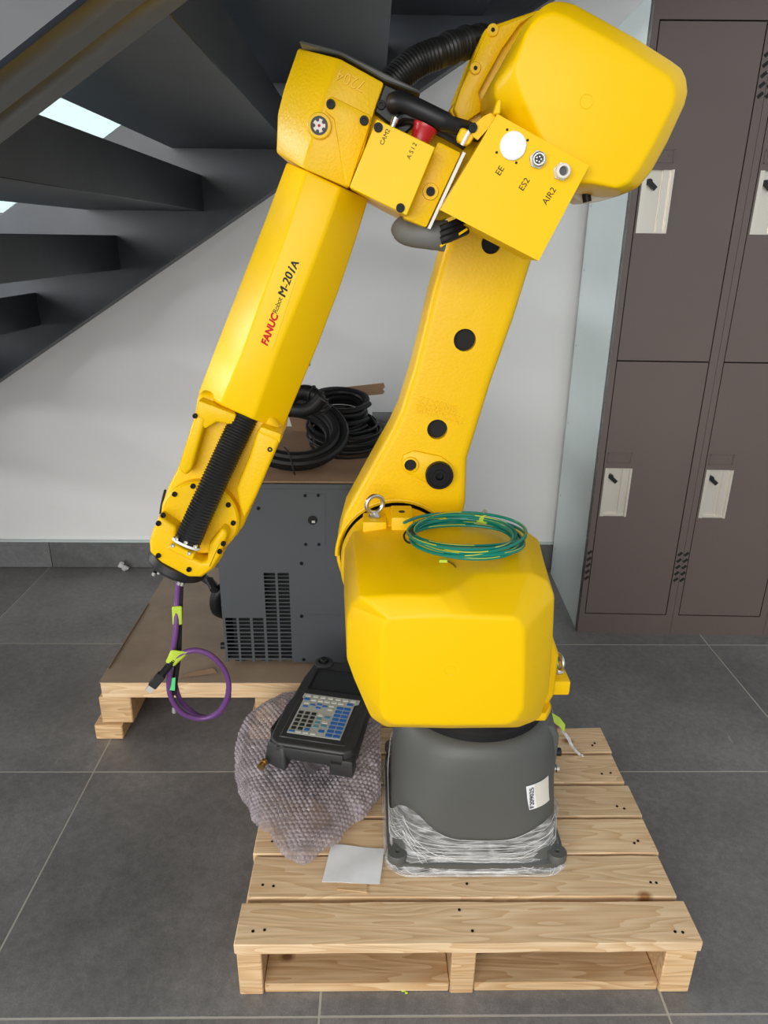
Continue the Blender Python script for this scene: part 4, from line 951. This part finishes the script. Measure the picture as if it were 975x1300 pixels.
# ------------------------------------------------------------------ bubble-wrapped parcel and what shows through it
bw = thing('bubble_wrap_parcel', 'bubble-wrapped bundle of cable under the control pendant', 'parcel', (-.135, 1.22, .1255))
ol = [(-0.124, 1.018), (-0.16, 1.044), (-0.2, 1.095), (-0.251, 1.16), (-0.283, 1.241), (-0.3, 1.318), (-0.299, 1.387), (-0.276, 1.453), (-0.217, 1.501), (-0.101, 1.541), (-0.001, 1.494), (0.044, 1.373), (0.038, 1.271), (0.014, 1.18), (-0.031, 1.123), (-0.082, 1.059)]
cxw = -.12; cyw = 1.27
pol = sorted([(math.atan2(y-cyw, x-cxw), math.hypot(x-cxw, y-cyw)) for x, y in ol])
def rad(t):
    n = len(pol)
    for i in range(n):
        a0, r0 = pol[i]; a1, r1 = pol[(i+1) % n]
        if i == n-1: a1 += 2*math.pi
        tt = t if t >= pol[0][0] else t+2*math.pi
        if a0 <= tt <= a1:
            f = (tt-a0)/(a1-a0); f = f*f*(3-2*f)*.5+f*.5; return r0+(r1-r0)*f
    return .15
NT, NR = 480, 170
b = MB(); rr = []
PB = .0120
for j in range(NR+1):
    s = j/NR                      # 0 = top centre, 1 = underside rim
    ring = []
    for i in range(NT):
        t = -math.pi + 2*math.pi*i/NT
        if s < .8:
            u_ = s/.8; rr_ = math.sin(u_*math.pi/2)**.85; h = math.cos(u_*math.pi/2)**.55
        else:
            u_ = (s-.8)/.2; rr_ = 1-.16*u_; h = -.0*u_
        R0 = rad(t)
        front = max(0, -math.sin(t))
        hz = (.083 - .035*front**2) * h
        z0 = .1285
        if s >= .8: z = z0 + .012*(1-u_)
        else: z = z0 + .012 + hz - .012*h*0
        wr_ = .007*noise.noise(Vector((math.cos(t)*3, math.sin(t)*3, s*5))) + .004*noise.noise(Vector((math.cos(t)*9, math.sin(t)*9, s*9)))
        wr_ *= min(1, s*4)
        x = cxw + (R0*rr_ + wr_*rr_)*math.cos(t); y = cyw + (R0*rr_ + wr_*rr_)*math.sin(t); z += wr_*.8*(1 if s < .8 else 0)
        # hexagonal bubbles pushed out along the outward direction
        ar = R0*rr_ + .8*(.083-hz) + (.03*u_ if s >= .8 else 0)
        hu = ar*math.cos(t)/PB; hv = ar*math.sin(t)/(PB*.866)
        best = 9
        for rv in (math.floor(hv), math.floor(hv)+1):
            o2 = .5*(rv % 2); ru = round(hu-o2)+o2
            best = min(best, (hu-ru)**2 + ((hv-rv)*.866)**2)
        bmp = .0046*math.sqrt(max(0, 1-best/.2)) if s > .1 else 0
        no = Vector((math.cos(t)*(.25+.75*s), math.sin(t)*(.25+.75*s), 1.0*(1-s)+.15)).normalized()
        ring.append((min(.0235, x+no.x*bmp), y+no.y*bmp, max(.1262, z+no.z*bmp)))
    rr.append(ring)
b.rings(rr, False, True); b.done('bubble_film', 'wrap', bw)
b = MB()
for s in range(3):
    coil(b, (-.15, 1.285, .140+.010*s), (.02, .02, 1), .074-.006*s, .0085, 3, .014, 8, 36, 51+s)
lab(b.done('wrapped_cable', 'black', bw), 'dark cable seen through the film')
b = MB(); q = [(-0.174, 1.16), (-0.114, 1.173), (-0.079, 1.127), (-0.114, 1.073), (-0.151, 1.097)]
b.prismz(q, .150, .156); lab(b.done('wrapped_sheet', 'card', bw), 'brownish sheet seen through the film')

# ------------------------------------------------------------------ teach pendant lying on the parcel
PO = Vector((-0.174, 1.23, 0.277)); PU = Vector((0.976, -0.218, 0.0)); PV = Vector((0.2179, 0.9755, 0.03)); PN = PU.cross(PV)
tp = thing('control_pendant', 'black hand-held control pendant with keypad lying on the bubble wrap', 'controller', tuple(PO))
mt = Matrix((PU, PV, PN)).transposed().to_4x4(); tp.rotation_euler = mt.to_euler()
o_ = [(-.028, -.022), (-.032, .0), (-.034, .09), (-.028, .125), (-.026, .20), (-.018, .262), (.0, .275), (.10, .275), (.135, .262), (.145, .20), (.148, .12), (.152, .0), (.146, -.022), (.13, -.032), (-.012, -.032)]
b = MB().prismz(o_, -.044, -.002); b.bevel(.006, 3, 30); body = b.done('body', 'pend', tp, local=True)
b = MB().prismz([(-.012, -.014), (.128, -.014), (.134, .135), (.128, .262), (.004, .262), (-.010, .135)], -.004, .0); b.bevel(.0015, 1); b.done('face_plate', 'pend', tp, local=True)
# grip on the left and lower lobes
b = MB().prismz([(-.046, .02), (-.034, .105), (-.024, .11), (-.026, .01)], -.05, -.012); b.bevel(.005, 2); b.done('hand_grip', 'black', tp, local=True)
b = MB().rings([[(-.042, -.036, -.058), (.012, -.05, -.062), (.012, .0, -.062), (-.042, .01, -.058)], [(-.034, -.028, -.006), (.006, -.036, -.004), (.012, -.006, -.004), (-.03, .002, -.006)]]); b.bevel(.008, 3); lobe = b.done('corner_lobe', 'pend', tp, local=True)
b = MB().box(.10, .15, -.036, -.005, -.062, -.02); b.bevel(.004, 2); b.done('corner_block', 'pend', tp, local=True)
b = MB().prismz([(-.012, -.036), (.13, -.036), (.13, -.026), (-.012, -.026)], -.034, -.008); b.bevel(.003, 2); b.done('lower_bar', 'pend', tp, local=True)
b = MB().lathe((-.034, -.045, -.042), (-.2, -1, -.2), [(0, .008), (.006, .0085), (.006, .0068), (.012, .0068), (.012, .0085), (.018, .0085), (.019, .004)], 16); b.done('cable_gland', 'brass', tp, local=True)
b = MB(); sx0, sx1, sy0, sy1 = .002, .122, .152, .224
b.box(sx0-.004, sx1+.004, sy0-.004, sy0, .0, .003).box(sx0-.004, sx1+.004, sy1, sy1+.004, .0, .003).box(sx0-.004, sx0, sy0, sy1, .0, .003).box(sx1, sx1+.004, sy0, sy1, .0, .003)
b.done('screen_frame', 'black', tp, local=True)
M['screen'] = mat('dark_screen', (.02, .021, .024, 1), .35)
MB().box(sx0, sx1, sy0, sy1, .0, .0006).done('screen', 'screen', tp, local=True)
b = MB().lathe((.006, .256, -.002), (0, 0, 1), [(0, .022), (.006, .022), (.009, .018), (.009, .013), (.004, .012)], 28); b.done('stop_button_guard', 'pend', tp, local=True)
b = MB().lathe((.006, .256, .0), (0, 0, 1), [(0, .009), (.012, .009), (.014, .007)], 16); b.done('mode_switch', 'black', tp, local=True)
kp_ = MB().prismz([(0, 0), (.115, 0), (.1165, .115), (.125, .120), (.125, .1335), (-.004, .1335), (-.004, .120), (.0005, .115)], .0, .0012).done('keypad', 'panel', tp, local=True, smooth=0)
def key(x, y, w_, h_, m):
    b = MB().box(x-w_/2, x+w_/2, y-h_/2, y+h_/2, .0011, .0026); b.bevel(.0005, 1); return b.done('key', m, kp_, local=True)
for i in range(7): key(.008+.0172*i, .1265, .0115, .0075, 'klight')
key(.008, .1135, .013, .0075, 'blue'); key(.107, .1135, .014, .0075, 'blue')
for i in range(5): key(.0245+.0155*i, .1135, .012, .007, 'klight')
for r_ in range(8):
    for c_ in range(2): key(.0885+.0165*c_, .0075+.0128*r_, .0145, .0092, 'blue')
for r_ in range(5):
    for c_ in range(3): key(.0095+.0145*c_, .016+.0128*r_, .0105, .0088, 'kblack' if not (r_ == 0 and c_ == 2) else 'blue')
for c_ in range(4): key(.0085+.0155*c_, .0055, .012, .005, 'klight' if c_ else 'blue')
for r_, m_ in enumerate(('teal', 'teal', 'teal', 'klight')): key(.0535, .029+.0125*r_, .0105, .008, m_)
for y_, m_ in ((.0165, 'blue'), (.034, 'teal'), (.0455, 'klight'), (.0615, 'teal')): key(.0695, y_, .0125, .0085, m_)
for x_, y_, m_ in ((.012, .1005, 'klight'), (.012, .0885, 'blue'), (.027, .0965, 'blue'), (.041, .1005, 'blue'), (.054, .0965, 'blue'), (.041, .089, 'blue'), (.069, .1005, 'klight'), (.069, .0885, 'klight')): key(x_, y_, .011, .0055, m_)

# ------------------------------------------------------------------ small things
q = [(-0.075, 1.081), (0.029, 1.069), (0.019, 0.987), (-0.088, 0.992)]
b = MB(); n = 8; rr = []
for j in range(n+1):
    v = j/n; row = []
    for i in range(n+1):
        u_ = i/n
        x = (q[0][0]*(1-u_)+q[1][0]*u_)*(1-v) + (q[3][0]*(1-u_)+q[2][0]*u_)*v
        y = (q[0][1]*(1-u_)+q[1][1]*u_)*(1-v) + (q[3][1]*(1-u_)+q[2][1]*u_)*v
        row.append((x, y, .1262+.0035*abs(u_-.5)*v*1.2+.0012*math.sin(u_*7+v*5)+.0012))
    rr.append(row)
b.rings(rr, False, False, False)
bmesh.ops.recalc_face_normals(b.bm, faces=b.bm.faces); ge = bmesh.ops.solidify(b.bm, geom=b.bm.faces[:], thickness=.0008)
tag(b.done('paper_packet', 'paper'), 'white paper packet lying on the pallet in front of the robot base', 'paper')
q = [(-0.06, 0.994), (-0.004, 0.987), (-0.004, 0.97), (-0.059, 0.977)]
b = MB().prismz(q, .1252, .1275); tag(b.done('wood_chip', 'rough_pine'), 'small wood offcut peeking out below the white packet', 'wood chip')
tt = thing('tape_tail', 'lime tape strip with clear plastic strand behind the robot base', 'tape', (0.464, 1.44, 0.113))
b = MB(); b.rings([[Vector(p), Vector(p)+Vector((.003, .012, .014)), Vector(p)+Vector((.003, .0125, .0145)), Vector(p)+Vector((0, .0008, .0006))] for p in [(0.402, 1.36, 0.208), (0.417, 1.36, 0.206), (0.433, 1.35, 0.201), (0.446, 1.345, 0.185)]])
b.done('tape_strip', 'tape', tt)
b = MB()
for k in range(5):
    b.tube(smooth_path([Vector(p)+Vector((random.uniform(-.003, .003), random.uniform(-.003, .003), 0)) for p in [(0.442, 1.345, 0.189), (0.455, 1.34, 0.175), (0.463, 1.335, 0.16), (0.485, 1.345, 0.1275), (0.492, 1.338, 0.1275)]], 5), .0022, 6)
lab(b.done('strand', 'strand', tt), 'clear plastic strand')
b = MB()
for k in range(5):
    c = Vector((-.974+random.uniform(-.012, .012), 2.572+random.uniform(-.006, .006), .0)); 
    bmesh.ops.create_icosphere(b.bm, subdivisions=2, radius=.011, matrix=Matrix.Translation(c+Vector((0, 0, .009+.006*k))) @ Matrix.Diagonal((1.1, .7, .8, 1)))
for v in b.bm.verts: v.co += Vector((noise.noise(v.co*90), noise.noise(v.co*90+Vector((5, 0, 0))), 0))*.005; v.co.z = max(.0006, v.co.z)
tag(b.done('plastic_scrap', 'strand'), 'crumpled scrap of white plastic on the floor by the skirting', 'scrap')
for k, (x, y) in enumerate([(0.061, 0.876), (0.066, 0.872)]):
    h_ = .004-.0015*k
    b = MB().box(x-h_, x+h_, y-.002, y+.002, 0, .003); b.bevel(.001, 1)
    tag(b.done('foam_crumb', 'tape'), ('larger' if k == 0 else 'smaller')+' of two yellow-green crumbs on the floor below the pallet front', 'crumb', 'crumbs on the floor')
